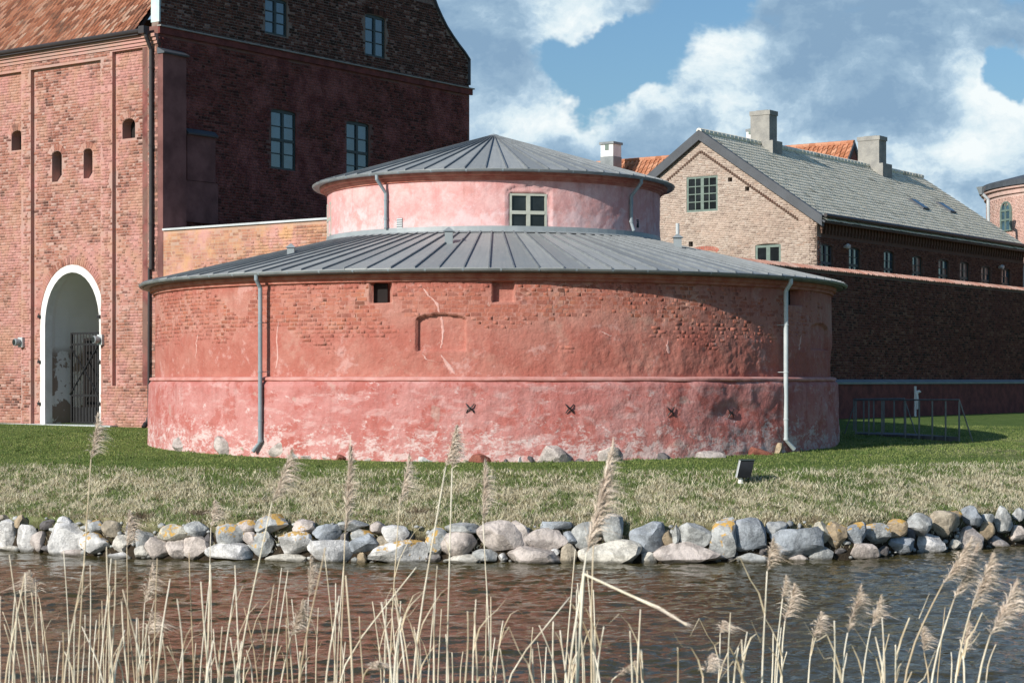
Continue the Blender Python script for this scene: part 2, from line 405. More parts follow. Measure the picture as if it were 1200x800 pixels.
M_tmid = tower_mat('tower_plaster', 'mid', 0); M_tbrick = tower_mat('tower_brick', 'brick', 0); M_tped = tower_mat('tower_foot', 'ped', 0); M_tup = tower_mat('tower_drum', 'upper', 0)
M_cornice = plain('cornice_red', (.34, .10, .07), .9, scale=3, c2=(.46, .20, .15), bumpd=.01)
M_zinc = plain('zinc_sheet', (.30, .335, .35), .48, .0, scale=.9, c2=(.22, .25, .265), spec=.6)
def zinc_roof():
    m, nt, b = newmat('zinc_roof'); p = pos(nt); oc = N(nt, 'ShaderNodeTexCoord').outputs['Object']
    r = rnd(nt); c = ramp(nt, r, [(0, (.245, .26, .26)), (.5, (.315, .33, .325)), (1, (.375, .39, .38))])
    c = mixc(nt, mth(nt, 'MULTIPLY', sstep(nt, noise(nt, p, .7, 6, .65, .5), .42, .68), .5), c, (.235, .262, .275))
    c = mixc(nt, mth(nt, 'MULTIPLY', sstep(nt, noise(nt, p, 7, 5, .6), .56, .7), .35), c, (.42, .44, .43))
    st = sstep(nt, noise(nt, oc, 1.0, 4, .6, vs=(14, .5, .5)), .46, .72); c = mixc(nt, mth(nt, 'MULTIPLY', st, .35), c, (.19, .21, .22))
    nt.links.new(c, b.inputs['Base Color']); b.inputs['Roughness'].default_value = .55; b.inputs['Specular IOR Level'].default_value = .5
    bump(nt, b, noise(nt, p, 2.5, 4, .5), .5, .04); return m
M_roofz = zinc_roof()
M_seam = plain('zinc_seam', (.20, .22, .235), .55, scale=3)
M_pipe = plain('pipe_grey_blue', (.27, .32, .35), .45, scale=2, c2=(.20, .25, .28))
M_pipelt = plain('pipe_light', (.50, .55, .56), .42, scale=2, c2=(.40, .46, .48))
M_pipedk = plain('pipe_dark', (.035, .03, .032), .5, scale=2)
M_gutter = plain('gutter_metal', (.16, .18, .19), .45, scale=2, c2=(.24, .26, .27))
M_dark = plain('dark_void', (.012, .009, .009), .95, scale=3)  # near-black, mostly for plates standing in for unlit openings
M_embins = plain('embrasure_inside', (.10, .04, .035), .95, scale=4)  # dark red brown for embrasure insides
M_green = plain('green_frame_paint', (.035, .055, .052), .5, scale=4)
M_sage = plain('sage_frame_paint', (.38, .40, .34), .55, scale=6, c2=(.44, .46, .41))
M_hgreen = plain('grey_green_frame_paint', (.16, .22, .19), .55, scale=6)
M_iron = plain('black_iron', (.02, .02, .022), .5, metal=.3, scale=8)
M_white = plain('limewash_white', (.78, .78, .77), .9, scale=2, c2=(.66, .65, .63), bumpd=.01)
M_coping = plain('pale_metal_coping', (.52, .55, .56), .5, scale=1.2, c2=(.42, .45, .46))
M_coplit = plain('coping_lit_metal', (.42, .56, .56), .5, scale=2, c2=(.55, .62, .60))  # pale tone carries the sunlight on the left gable coping
M_verge = plain('verge_board', (.075, .085, .10), .6, scale=1.5)
M_chim = plain('grey_render', (.33, .32, .29), .95, scale=2.2, c2=(.24, .235, .22), bumpd=.02)
M_steel = plain('galvanised_steel', (.17, .18, .18), .45, metal=.3, scale=7)
M_tread = plain('deck_planks', (.10, .11, .12), .7, scale=5)
M_butt = plain('shaded_plaster', (.21, .095, .085), .95, scale=1.2, c2=(.12, .05, .045), bumpd=.02)  # buttress plaster darkened in colour for the shade on the gable
M_redfoot = plain('red_plaster_foot', (.20, .055, .046), .95, scale=2.5, c2=(.11, .03, .027), bumpd=.03)
def gl(name, c, rough=.06, ior=1.7):
    m, nt, b = newmat(name); p = pos(nt)
    nt.links.new(mixc(nt, sstep(nt, noise(nt, p, 1.4, 3), .4, .65), c, tuple(x * 1.9 for x in c)), b.inputs['Base Color'])
    b.inputs['Roughness'].default_value = rough; b.inputs['IOR'].default_value = ior
    bump(nt, b, noise(nt, p, 1.2, 2), .15, .01); return m
M_glass = gl('window_glass', (.022, .05, .075), ior=2.1); M_glassd = gl('window_glass_dark', (.012, .015, .017), ior=1.5)
M_glassc = plain('curtained_glass', (.33, .19, .15), .25, scale=3, c2=(.22, .12, .10))

def tile_mat(name, cols, stain, amt=.5, sc=1.0):
    m, nt, b = newmat(name); p = pos(nt)
    c = ramp(nt, rnd(nt), cols)
    c = mixc(nt, mth(nt, 'MULTIPLY', sstep(nt, noise(nt, p, sc, 6, .65), .5, .68), amt), c, stain)
    c = mixc(nt, .3, c, mixc(nt, noise(nt, p, 18, 4), (.35, .35, .35), (1, 1, 1)), 'MULTIPLY')
    nt.links.new(c, b.inputs['Base Color']); b.inputs['Roughness'].default_value = .85; b.inputs['Specular IOR Level'].default_value = .08
    bump(nt, b, noise(nt, p, 14, 4), .3, .006); return m
M_tileo = tile_mat('orange_tile', [(0, (.18, .08, .055)), (.3, (.34, .14, .085)), (.7, (.42, .20, .13)), (1, (.50, .34, .26))], (.14, .09, .07), .7, 1.3)
M_tileb = tile_mat('bright_orange_tile', [(0, (.36, .15, .08)), (.5, (.50, .22, .13)), (1, (.56, .30, .19))], (.30, .14, .09), .4, .8)
M_tilec = tile_mat('cream_tile', [(0, (.50, .47, .38)), (.10, (.92, .86, .70)), (.8, (.97, .92, .78)), (1, (.84, .79, .64))], (.64, .60, .46), .25, .9)
M_cope = tile_mat('wall_cope_tile', [(0, (.55, .25, .17)), (.5, (.66, .36, .27)), (1, (.72, .5, .4))], (.4, .2, .14), .4, 1.0)

# ------------------------------------------------------------------ ground, bank and water
SX = np.array([-400, -60, -20, -12.05, -10.6, -8.6, -6.2, -3.74, 0, 4.67, 7.6, 9.9, 12.4, 20, 60, 400.])
SY = np.array([100, 60, 47.2, 44.6, 43.5, 42.5, 41.9, 41.5, 41.4, 41.5, 42.1, 44.0, 45.8, 51.5, 80, 130.])
def shore(x): return np.interp(x, SX, SY)
DZ = [(-60, -.9), (.10, -.8), (.32, .1), (.55, .80), (.9, .93), (2.4, 1.25), (4.4, 1.68), (6.5, 1.90), (9, 2.0), (29, 2.44), (900, 2.44)]
def gz(x, y):
    d = y - shore(x)
    z = np.interp(d, [a for a, b in DZ], [b for a, b in DZ])
    near = np.clip((11.0 - y) * .23, -.9, 2.35)
    z = np.where(y < 20, np.maximum(-.9, near), z)
    return z, d
def gzs(x, y): z, d = gz(np.array([float(x)]), np.array([float(y)])); return float(z[0])
def vn(x, y, s, o=0.0):       # cheap value noise (vectorised)
    x = x * s + o; y = y * s + o * 1.7; xi = np.floor(x); yi = np.floor(y); fx = x - xi; fy = y - yi
    fx = fx * fx * (3 - 2 * fx); fy = fy * fy * (3 - 2 * fy)
    def h(a, b):
        t = np.sin(a * 127.1 + b * 311.7) * 43758.5453; return t - np.floor(t)
    return (h(xi, yi) * (1 - fx) + h(xi + 1, yi) * fx) * (1 - fy) + (h(xi, yi + 1) * (1 - fx) + h(xi + 1, yi + 1) * fx) * fy
def fb(x, y, s, o=0.0): return .5 * vn(x, y, s, o) + .3 * vn(x, y, s * 2.1, o + 5) + .2 * vn(x, y, s * 4.3, o + 11)
def dry_of(x, y, d):
    e = 4.45 + (fb(x, y, .6, 3) - .5) * 2.6 + (fb(x, y, 2.4, 13) - .5) * 1.2
    t = 1 / (1 + np.exp((d - e) * 3.2))
    patch = fb(x, y, .75, 20); t2 = np.clip(.96 - np.clip((patch - .50) * 5.0, 0, .7), 0, 1)
    right = np.clip((x - 11) / 5, 0, 1) * np.clip(1 - np.abs(d - 9) / 6, 0, 1) * np.clip((fb(x, y, .4, 9) - .4) * 5, 0, 1)
    return np.clip(np.maximum(t * t2, right * .8), 0, 1)
gx = np.concatenate([-np.geomspace(400, 19, 26), np.arange(-18.6, 19, .2), np.geomspace(19.3, 400, 26)])
gd = np.concatenate([-np.geomspace(140, 36, 10), np.arange(-35, -.5, 1.0), np.arange(-.4, 7.5, .12), np.arange(7.6, 40, .4), np.geomspace(41, 700, 22)])
GX, GD = np.meshgrid(gx, gd); GY = shore(GX) + GD
GZ, _ = gz(GX, GY)
DRY = dry_of(GX, GY, GD) * (GD > .2)
def lump_of(x, y, d, dry): return np.where(d > .5, (fb(x, y, 1.3, 1) - .5) * .12 * np.clip(dry, .12, 1) + (fb(x, y, 3.2, 2) - .5) * .20 * np.clip(dry, .03, 1), 0)
lump = lump_of(GX, GY, GD, DRY)
GZ = GZ + lump
nx, ny = len(gx), len(gd); idx = np.arange(nx * ny).reshape(ny, nx)
Q = np.stack([idx[:-1, :-1], idx[:-1, 1:], idx[1:, 1:], idx[1:, :-1]], -1).reshape(-1, 4)
def ground_mat():
    m, nt, b = newmat('turf_ground'); p = pos(nt); a = N(nt, 'ShaderNodeAttribute', attribute_name='dry')
    g = mixc(nt, sstep(nt, noise(nt, p, 1.2, 6, .6), .35, .65), (.085, .14, .035), (.12, .175, .05))
    g = mixc(nt, sstep(nt, noise(nt, p, 14, 4, .6), .5, .68), g, (.06, .10, .025))
    s = mixc(nt, sstep(nt, noise(nt, p, 5, 6, .65), .35, .62), (.36, .33, .20), (.17, .15, .08))
    c = mixc(nt, a.outputs['Fac'], g, s)
    z = N(nt, 'ShaderNodeSeparateXYZ'); nt.links.new(p, z.inputs[0])
    c = mixc(nt, sstep(nt, z.outputs[2], .75, .45), c, (.045, .035, .025))
    nt.links.new(c, b.inputs['Base Color']); b.inputs['Roughness'].default_value = 1; b.inputs['Specular IOR Level'].default_value = .1
    bump(nt, b, noise(nt, p, 16, 6, .7), 1, .06); return m
g = obj_np('ground', np.stack([GX, GY, GZ], -1).reshape(-1, 3), Q, ground_mat(), smooth=True, attr={'dry': ('FLOAT', DRY.ravel())}); tag(g, kind='structure')

def water_mat():
    m, nt, b = newmat('moat_water'); p = pos(nt)
    b.inputs['Base Color'].default_value = (.052, .043, .014, 1); b.inputs['Roughness'].default_value = .05; b.inputs['IOR'].default_value = 1.36
    c = noise(nt, p, 1.0, 3, .6, .4, vs=(9, 13, 1), offs=(4, 2, 0))
    bump(nt, b, c, .8, .016); return m
wx = np.concatenate([-np.geomspace(400, 15.5, 14), np.arange(-15.2, 15.25, .075), np.geomspace(15.5, 400, 14)])
wy = np.concatenate([np.linspace(-40, 13, 10), np.arange(13.5, 47, .075), np.geomspace(47.3, 190, 12)])
WX, WY = np.meshgrid(wx, wy)
fade = np.clip((15.4 - np.abs(WX)) / 1.0, 0, 1) * np.clip((WY - 13.4) / 2, 0, 1) * np.clip((47.1 - WY) / 1, 0, 1)
gust = .55 + .9 * vn(WX, WY, .22, 6) * (.6 + .4 * vn(WX, WY, .9, 16))
wu = WX + .5 * vn(WX, WY, .8, 77); wv_ = WY + .35 * vn(WX, WY, 1.1, 31)
WZ = fade * gust * ((fb(wu * .8, wv_ * 1.25, 1.9, 3) - .5) * .105 + (fb(wu * .75, wv_ * 1.3, 4.3, 8) - .5) * .090)
nx2, ny2 = len(wx), len(wy); idx = np.arange(nx2 * ny2).reshape(ny2, nx2)
Q = np.stack([idx[:-1, :-1], idx[:-1, 1:], idx[1:, 1:], idx[1:, :-1]], -1).reshape(-1, 4)
w = obj_np('water', np.stack([WX, WY, WZ], -1).reshape(-1, 3), Q, water_mat(), smooth=True); tag(w, kind='structure')

# ------------------------------------------------------------------ round tower
TC = Vector((-.57, 59.0, 0)); R1, R2 = 10.52, 10.36; RE = 10.82; RU, RUE = 5.13, 5.58
TZ = 1.95
TW = thing('round_tower', (TC.x, TC.y, TZ), 'squat round pink tower with two tiers of grey metal roof beside the moat', 'tower')
def phi_at(px, r):      # angle (0 = towards the camera, + = right) where the sight line through px meets radius r
    k = (px - PX0) / F; best = None
    A_ = 1 + k * k; B_ = -2 * (TC.x * k + TC.y); C_ = TC.x ** 2 + TC.y ** 2 - r * r
    D_ = B_ * B_ - 4 * A_ * C_
    Y = (-B_ - math.sqrt(max(D_, 0))) / (2 * A_); X = k * Y
    return math.atan2(X - TC.x, TC.y - Y), Y
def tw(px, py, r): ph, Y = phi_at(px, r); return ph, CZ - (py - HY) * Y / F
def cyl(ph, r, z): return Vector((TC.x + r * math.sin(ph), TC.y - r * math.cos(ph), z))
# openings pushed into the wall: (kind, phi0, phi1, z0, z1, rise, depth)
def opn(x0, y0, x1, y1, rise, depth, r=R2):
    a, za = tw(x0, y0, r); b, zb = tw(x1, y1, r); return (a, b, min(za, zb), max(za, zb), rise, depth)
OPN = [opn(433, 329, 459, 354, .10, .5), opn(577, 328, 603, 353, 0, .20), opn(921, 331, 941, 358, 0, .6), opn(487, 368, 546, 411, .16, .15), opn(950, 378, 971, 410, .16, .11), opn(318 - 600, 0, 319 - 600, 1, 0, 0)][:5]
def recess(ph, z):
    d = np.zeros_like(ph)
    for a, b, z0, z1, rise, dep in OPN:
        t = np.clip((ph - a) / (b - a), 0, 1); top = z1 - rise * (1 - np.sqrt(np.clip(1 - (2 * t - 1) ** 2, 0, 1))) if rise else z1
        ins = (ph > a) & (ph < b) & (z > z0) & (z < top)
        dd = np.where(t > .60, .05 + (dep - .05) * (1 - t) / .40, dep) if dep > .3 else dep      # splayed right jamb
        d = np.where(ins, dd, d)
    return d
def fb3(ph, z, s, o): return fb(ph * R1, z, s, o) - .5
def wall_r(ph, z, rec=True):
    r = np.full_like(ph, R2)
    amp = .6 + .8 * np.clip((ph + .2) / 1.0, 0, 1)
    plast = np.clip((5.35 - z) / .35, 0, 1)          # plaster is rough below the brick belt, the belt itself is even
    r = r + amp * fb3(ph, z, .7, 3) * .08 + amp * plast * (fb3(ph, z, 2.6, 8) * .05 + fb3(ph, z, 6.5, 18) * .024 * np.clip((ph + .1) / .5, .2, 1)) + (1 - plast) * (fb3(ph, z, 1.6, 8) * .02)
    if rec: r = r - recess(ph, z)
    return r
def ped_r(ph, z):
    t = np.clip((4.04 - z) / .12, 0, 1)
    r = R2 + .03 + (R1 - R2) * t + np.clip((3.6 - z), 0, 3) * .012
    amp = .6 + .9 * np.clip((ph + .2) / 1.0, 0, 1)
    # hollow where the plaster has fallen, right of the last wall anchor
    bite = np.exp(-(((ph - .67) / .06) ** 2 + ((z - 3.15) / .3) ** 2) ** 2) * .09
    bite = bite * (.5 + fb(ph * R1, z, 3.0, 55))
    return r + amp * (fb3(ph, z, .55, 30) * .12 + fb3(ph, z, 2.6, 38) * .05) - bite
def drum(name, fr_, z0, z1, dz, a0, a1, da, mat):
    ph = np.arange(a0, a1 + da * .5, da); zz = np.linspace(z0, z1, max(2, int(round((z1 - z0) / dz)) + 1))
    PH, ZZ = np.meshgrid(ph, zz); RR = fr_(PH, ZZ)
    P = np.stack([TC.x + RR * np.sin(PH), TC.y - RR * np.cos(PH), ZZ], -1).reshape(-1, 3)
    n = len(ph); ix = np.arange(P.shape[0]).reshape(len(zz), n)
    Q = np.stack([ix[:-1, :-1], ix[:-1, 1:], ix[1:, 1:], ix[1:, :-1]], -1).reshape(-1, 4)
    return obj_np(name, P, Q, mat, TW, smooth=False)
FR0, FR1 = -1.75, 1.75
drum('wall', lambda p, z: wall_r(p, z), 4.02, 6.80, .033, FR0, FR1, .033 / R2, M_tmid)
drum('plinth', ped_r, 1.2, 4.10, .07, FR0, FR1, .07 / R1, M_tped)
drum('rear_wall', lambda p, z: np.full_like(p, R2), 1.2, 6.8, 2.8, FR1 - .002, 2 * PI + FR0 + .002, .06, M_tped)
# ring on top of the plinth (the pale ledge)
mb = MB(); n = 260
pr = []
for i in range(n + 1):
    a = FR0 + (FR1 - FR0) * i / n; j = .012 * mn.noise(Vector((a * 9, 0, 3)))
    k_ = .02 * mn.noise(Vector((a * 25, 7, 3))); pr.append([cyl(a, R2 - .08, 4.12 + j), cyl(a, R1 - .03, 4.09 + j), cyl(a, R1 + .008 + k_, 4.055 + j * 2), cyl(a, R1 + .004 + k_, 4.01 + j * 2), cyl(a, R1 - .09, 3.97 + j)])
vs = [p for q in pr for p in q]; fs = [[i * 5 + k, (i + 1) * 5 + k, (i + 1) * 5 + k + 1, i * 5 + k + 1] for i in range(n) for k in range(4)]
obj('ledge', vs, fs, plain('ledge_limewash', (.58, .31, .28), .95, scale=2.0, c2=(.48, .20, .17), bumpd=.01), TW)
# bricks of the bare belt and what shows faintly through the limewash
arcs = brick_layout(rect(FR0 * R2 * .96, FR1 * R2 * .96, 4.70, 6.78), [])
ph_ = arcs[:, 0] / R2; keep = recess(ph_, arcs[:, 1]) == 0
for sgn in (-.5, .5):
    keep &= recess(ph_ + sgn * (arcs[:, 2] + .03) / R2, arcs[:, 1] + .03) == 0; keep &= recess(ph_ + sgn * (arcs[:, 2] + .03) / R2, arcs[:, 1] - .03) == 0
# leave bricks out where the plaster covers them
cov = np.array([mn.fractal(Vector((s * .35, z * .8, 2.2)), 1.0, 2.0, 3) for s, z in arcs[:, :2]])
keep &= (cov < .34) & (arcs[:, 1] > 5.30 + cov * 1.1)
arcs = arcs[keep]
key = np.abs(arcs[:, 0] - .3 * 1.0) / 12 + np.abs(arcs[:, 1] - 5.95) * 1.1 - (arcs[:, 2] > .2) * .5; idx_ = np.argsort(key)
def tpos(row):
    a = row[0] / R2; r = float(wall_r(np.array([a]), np.array([row[1]]))[0]) - .0024 * min(1, max(0, (a + .1) * 3)); return cyl(a, r, row[1]), Vector((math.sin(a), -math.cos(a), 0))
place_bricks(arcs[idx_[:300]], tpos, TW, M_tbrick)
def tplace(s, z, d):
    a = s / R2; r = wall_r(a, z) + np.where(d > 0, d * (1 - .85 * np.clip((a + .1) * 3, 0, 1)), d); return np.stack([TC.x + r * np.sin(a), TC.y - r * np.cos(a), z], -1)
Vv, Q = brick_mesh_arrays(arcs[idx_[300:]], tplace, (.0003, .0022), jdd=.0008); obj_np('brickwork', Vv, Q, M_tbrick, TW, kind='stuff')
for k_, (i_, dd_) in enumerate(((0, .26), (2, .3))):
    a, b_, z0, z1 = OPN[i_][:4]; b_ = a + (b_ - a) * (.56 if k_ == 0 else .8); z1 -= .08; m = MB(); rr = R2 - dd_; q = [cyl(a - .006, rr, z0 - .05), cyl(b_ + .006, rr, z0 - .05), cyl(b_ + .006, rr, z1 + .02), cyl(a - .006, rr, z1 + .02)]
    n_ = Vector((math.sin(a), -math.cos(a), 0)); m.hexa([p - n_ * .05 for p in q] + q); m.out('embrasure_shade_plate', M_dark, TW)  # near-black plate puts the shade into the embrasure
# fallen-plaster splashes: thin raised runs of old mortar
M_patch = plain('old_mortar', (.64, .41, .37), .95, scale=5, c2=(.56, .30, .26), bumpd=.02)
def splash(pts, wid, mat=M_patch, name='mortar_patch'):
    P2 = []; W2 = []
    for i in range(len(pts) - 1):
        for q in range(5):
            t = q / 5; P2.append((pts[i][0] * (1 - t) + pts[i + 1][0] * t + random.gauss(0, .35), pts[i][1] * (1 - t) + pts[i + 1][1] * t)); W2.append((wid[i] * (1 - t) + wid[i + 1] * t) * random.uniform(.55, 1.2))
    P2.append(pts[-1]); W2.append(wid[-1] * .3); W2[0] *= .3; pts, wid = P2, W2
    vs = []; fs = []; L = []
    for (x, y), w_ in zip(pts, wid):
        a, z = tw(x, y, R2); L.append((a, z, w_))
    for i, (a, z, w_) in enumerate(L):
        for s in (-1, -.4, .4, 1):
            aa = a + s * w_ / R2 / 2; rr = float(wall_r(np.array([aa]), np.array([z]), False)[0]) if z > 4.1 else float(ped_r(np.array([aa]), np.array([z]))[0])
            ds = .008 if abs(s) < 1 else -.012
            if 4.1 < z:
                rr -= float(recess(np.array([aa]), np.array([z]))[0])
            vs.append(cyl(aa, rr + ds, z))
    for i in range(len(L) - 1):
        for k in range(3): fs.append([i * 4 + k, i * 4 + k + 1, (i + 1) * 4 + k + 1, (i + 1) * 4 + k])
    return obj(name, vs, fs, mat, TW)
splash([(496, 338), (502, 346), (512, 355), (515, 366)], [.06, .12, .13, .11])
splash([(516, 370), (518, 385), (517, 400), (516, 408)], [.10, .12, .09, .06])
splash([(495, 414), (500, 421), (512, 424), (522, 424)], [.04, .08, .07, .03])
splash([(516, 415), (525, 428), (533, 438)], [.05, .2, .16])
splash([(326, 376), (324, 395), (325, 420), (323, 432)], [.03, .07, .08, .06])
splash([(232, 392), (230, 405), (229, 420)], [.05, .08, .05])
splash([(783, 398), (782, 405), (784, 414)], [.03, .10, .2])
splash([(703, 387), (710, 391), (716, 394)], [.06, .14, .1])
splash([(939, 392), (938, 402), (937, 410)], [.05, .16, .2])
# cornice rings
def ring(name, prof, mat, parent=TW, n=160, a0=0.0, a1=2 * PI, smooth=True, closed=True):
    vs = []; fs = []; m = len(prof); full = abs(a1 - a0 - 2 * PI) < 1e-6; cnt = n if full else n + 1
    for i in range(cnt):
        a = a0 + (a1 - a0) * i / n
        for r, z in prof: vs.append(cyl(a, r, z))
    for i in range(n):
        j = (i + 1) % cnt
        for k in range(m if closed else m - 1): fs.append([i * m + k, j * m + k, j * m + (k + 1) % m, i * m + (k + 1) % m])
    return obj(name, vs, fs, mat, parent, smooth)
ring('cornice', [(R2 - .1, 6.54), (R2 + .07, 6.56), (R2 + .08, 6.63), (R2 + .15, 6.65), (R2 + .17, 6.76), (R2 - .1, 6.78)], M_cornice, smooth=False)
ring('soffit', [(R2 - .05, 6.77), (RE - .1, 6.765), (RE - .1, 6.80), (R2 - .05, 6.80)], M_gutter, smooth=False)
def gutter(r, z, rad=.065):
    prof = [(r + rad * math.cos(t), z + rad * math.sin(t)) for t in [PI * (1 + i / 6) for i in range(7)]]
    prof += [(r + rad + .012, z + .012), (r + rad - .012, z + .012)] + [(r + rad * .8 * math.cos(t), z + .01 + rad * .8 * math.sin(t)) for t in [PI * (2 - i / 5) for i in range(6)]]
    return ring('gutter', prof, M_gutter, n=200)
gutter(RE - .035, 6.845)
def joints(r, z, n):
    vs = []; rad = .07
    for a in (-.012 / r * 2, .012 / r * 2):
        for i in range(7): t = PI * (1.25 + .75 * i / 6); vs.append(Vector(((r + rad * math.cos(t)) * math.sin(a), -(r + rad * math.cos(t)) * math.cos(a), z + rad * math.sin(t))))
    me = mesh('gutter_joint', vs, [[i, i + 1, i + 8, i + 7] for i in range(6)], M_pipe)
    for i in range(n):
        o = bpy.data.objects.new('gutter_joint', me); COL.objects.link(o); o.parent = TW; o.location = (0, 0, -TZ); o.rotation_euler = (0, 0, 2 * PI * (i + .3) / n)
joints(RE - .035, 6.845, 70); joints(RUE - .03, 9.965, 34)
# roof sheets: one folded panel mesh per tier, shared
def roof_tier(r0, r1, z0, z1, count, off=0.0):
    """r0,z0 = eave; r1,z1 = top"""
    h = PI / count; vs = []; fs = []
    rows = [(r0, z0), ((r0 + r1) / 2, (z0 + z1) / 2), (r1, z1)]
    for r, z in rows:
        for a in (-h, 0, h * .999): vs.append(Vector((r * math.sin(a), -r * math.cos(a), z)))
    for i in range(2):
        for k in range(2): b_ = i * 3 + k; fs.append([b_, b_ + 1, b_ + 4, b_ + 3])
    b_ = len(vs)                                   # dropped front edge
    for a in (-h, 0, h * .999): vs.append(Vector((r0 * math.sin(a), -r0 * math.cos(a), z0 - .05)))
    fs += [[b_, b_ + 1, 1, 0], [b_ + 1, b_ + 2, 2, 1]]
    me = mesh('roof_panel', vs, fs, M_roofz)
    sv = []; sf = []; w_ = .018; hh = .045          # standing seam
    for r, z in (rows[0], rows[2]):
        c = Vector((math.sin(h), -math.cos(h), 0)); t = Vector((math.cos(h), math.sin(h), 0)); ww = w_ if r > 1 else .006
        for sx, sz in ((-1, -.01), (1, -.01), (1, 1), (-1, 1)): sv.append(c * r + t * ww * sx + Vector((0, 0, z + (hh * sz if sz > 0 else sz))))
    sf = [(0, 1, 5, 4), (1, 2, 6, 5), (2, 3, 7, 6), (3, 0, 4, 7), (0, 3, 2, 1), (4, 5, 6, 7)]
    ms = mesh('seam', sv, sf, M_seam)
    for i in range(count):
        for nm, m_ in (('roof_panel', me), ('seam', ms)):
            o = bpy.data.objects.new(nm, m_); COL.objects.link(o); o.parent = TW; o.location = (0, 0, -TZ); o.rotation_euler = (random.gauss(0, .0008) if nm == 'roof_panel' else 0, 0, (i + off) * 2 * h)
roof_tier(RE - .03, RU - .05, 6.875, 8.25, 106, .47)
roof_tier(RUE - .03, .16, 9.99, 11.58, 58, .2)
cap = MB(); cap.tube([cyl(0, 0, 11.55), cyl(0, 0, 11.64), cyl(0, 0, 11.68)], [.24, .15, .02], 16); cap.out('roof_cap', M_zinc, TW)
# upper drum
def up_r(p, z): return RU + fb(p * RU, z, .9, 12) * .03 + fb(p * RU, z, 4, 14) * .016 * (1 + 1.5 * np.clip(p, 0, 1))
UW = opn(597.5, 226.5, 641, 272, 0, .0, RU)
wa0, wa1, wz0, wz1 = UW[0], UW[1], UW[2], UW[3]
UW2a, UW2b = tw(386, 260, RU)[0] - .0, 0
def up_rr(p, z):
    r = up_r(p, z); hit = (p > wa0 + .003) & (p < wa1 - .003) & (z > wz0) & (z < wz1 + .0)
    t = np.clip((p - wa0) / (wa1 - wa0), 0, 1)
    nich = (p > wa0 - .02) & (p < wa1 + .02) & (z > 8.2) & (z < wz1 + .10 + .14 * np.sqrt(np.clip(1 - (2 * t - 1) ** 2, 0, 1)))
    r = np.where(nich, r - .045, r); return np.where(hit, RU - .22, r)
drum('drum_wall', up_rr, 8.0, 9.92, .05, -2.0, 2.0, .05 / RU, M_tup)
drum('drum_rear_wall', lambda p, z: np.full_like(p, RU), 7.9, 9.92, 2, 1.99, 2 * PI - 1.99, .1, M_tup)
ring('drum_cornice', [(RU - .05, 9.68), (RU + .07, 9.70), (RU + .08, 9.755), (RU + .14, 9.77), (RU + .15, 9.82), (RU + .25, 9.835), (RU + .27, 9.92), (RU - .05, 9.93)], M_cornice, smooth=False)
ring('drum_soffit', [(RU + .1, 9.93), (RUE - .08, 9.925), (RUE - .08, 9.95), (RU + .1, 9.95)], M_gutter, smooth=False)
gutter(RUE - .03, 9.965)
ring('flashing', [(RU + .02, 8.40), (RU + .055, 8.40), (RU + .065, 8.27), (RU + .22, 8.215), (RU + .02, 8.2)], M_zinc, n=90, smooth=False)
# windows of the drum
def curved_window(ph0, ph1, z0, z1, r):
    c = (ph0 + ph1) / 2; n_ = Vector((math.sin(c), -math.cos(c), 0)); t_ = Vector((math.cos(c), math.sin(c), 0)); half = r * math.sin((ph1 - ph0) / 2)
    o = cyl(c, r - .02, 0)
    fr = Fr((o.x, o.y), t_, n_); return window(fr, -half, half, z0, z1, 2, 2, M_sage, M_glassd, TW, d=-.02, fw=.06, deep=.1, bar=.035, mull=.11, tran=.10)
def window(fr, s0, s1, z0, z1, cols, rows, fmat, gmat, parent, d=-.1, fw=.05, deep=.08, bar=.03, mull=None, tran=None, rowsplit=None, gm2=None, label=None, rise=0.0):
    """frame with glazing bars; each pane a sub-part"""
    mb = MB(); H = Vector((0, 0, 1)); dn = fr.n * -deep
    def bx(a, b, c, e, ex=0.0): mb.box(fr.P(a, c, d + ex), fr.u * (b - a), dn, H * (e - c))
    bx(s0, s0 + fw, z0, z1); bx(s1 - fw, s1, z0, z1); bx(s0 + fw, s1 - fw, z0, z0 + fw); bx(s0 + fw, s1 - fw, z1 - fw - rise, z1)
    xs = [s0 + fw]; W = (s1 - s0 - 2 * fw)
    edges = []
    for i in range(1, cols):
        x = s0 + fw + W * i / cols; b_ = (mull if (mull and i * 2 == cols) else bar); edges.append((x - b_ / 2, x + b_ / 2)); bx(x - b_ / 2, x + b_ / 2, z0 + fw, z1 - fw - rise, .006 if b_ == mull else .002)
    zed = []; Z0 = z0 + fw; Z1 = z1 - fw - rise
    cuts = rowsplit or [i / rows for i in range(1, rows)]
    for i, q in enumerate(cuts):
        z = Z0 + (Z1 - Z0) * q; b_ = tran if (tran and (i * 2 + 2 == rows or (rowsplit and i == 0))) else bar; zed.append((z - b_ / 2, z + b_ / 2)); bx(s0 + fw, s1 - fw, z - b_ / 2, z + b_ / 2, .009 if b_ == tran else -.001)
    wo_ = mb.out('window', fmat, parent, label=label)
    sx = [s0 + fw] + [q for e in edges for q in e] + [s1 - fw]; sz = [Z0] + [q for e in zed for q in e] + [Z1]
    for i in range(0, len(sx), 2):
        for j in range(0, len(sz), 2):
            g_ = MB(); k = random.uniform(-.004, .004)
            g_.box(fr.P(sx[i] - .004, sz[j] - .004, d - deep * .55 + k), fr.u * (sx[i + 1] - sx[i] + .008), fr.n * -.006, H * (sz[j + 1] - sz[j] + .008))
            g_.out('pane', (gm2 if (gm2 and random.random() < .7) else gmat), wo_)
    return wo_
curved_window(wa0, wa1, wz0 + .01, wz1, RU)
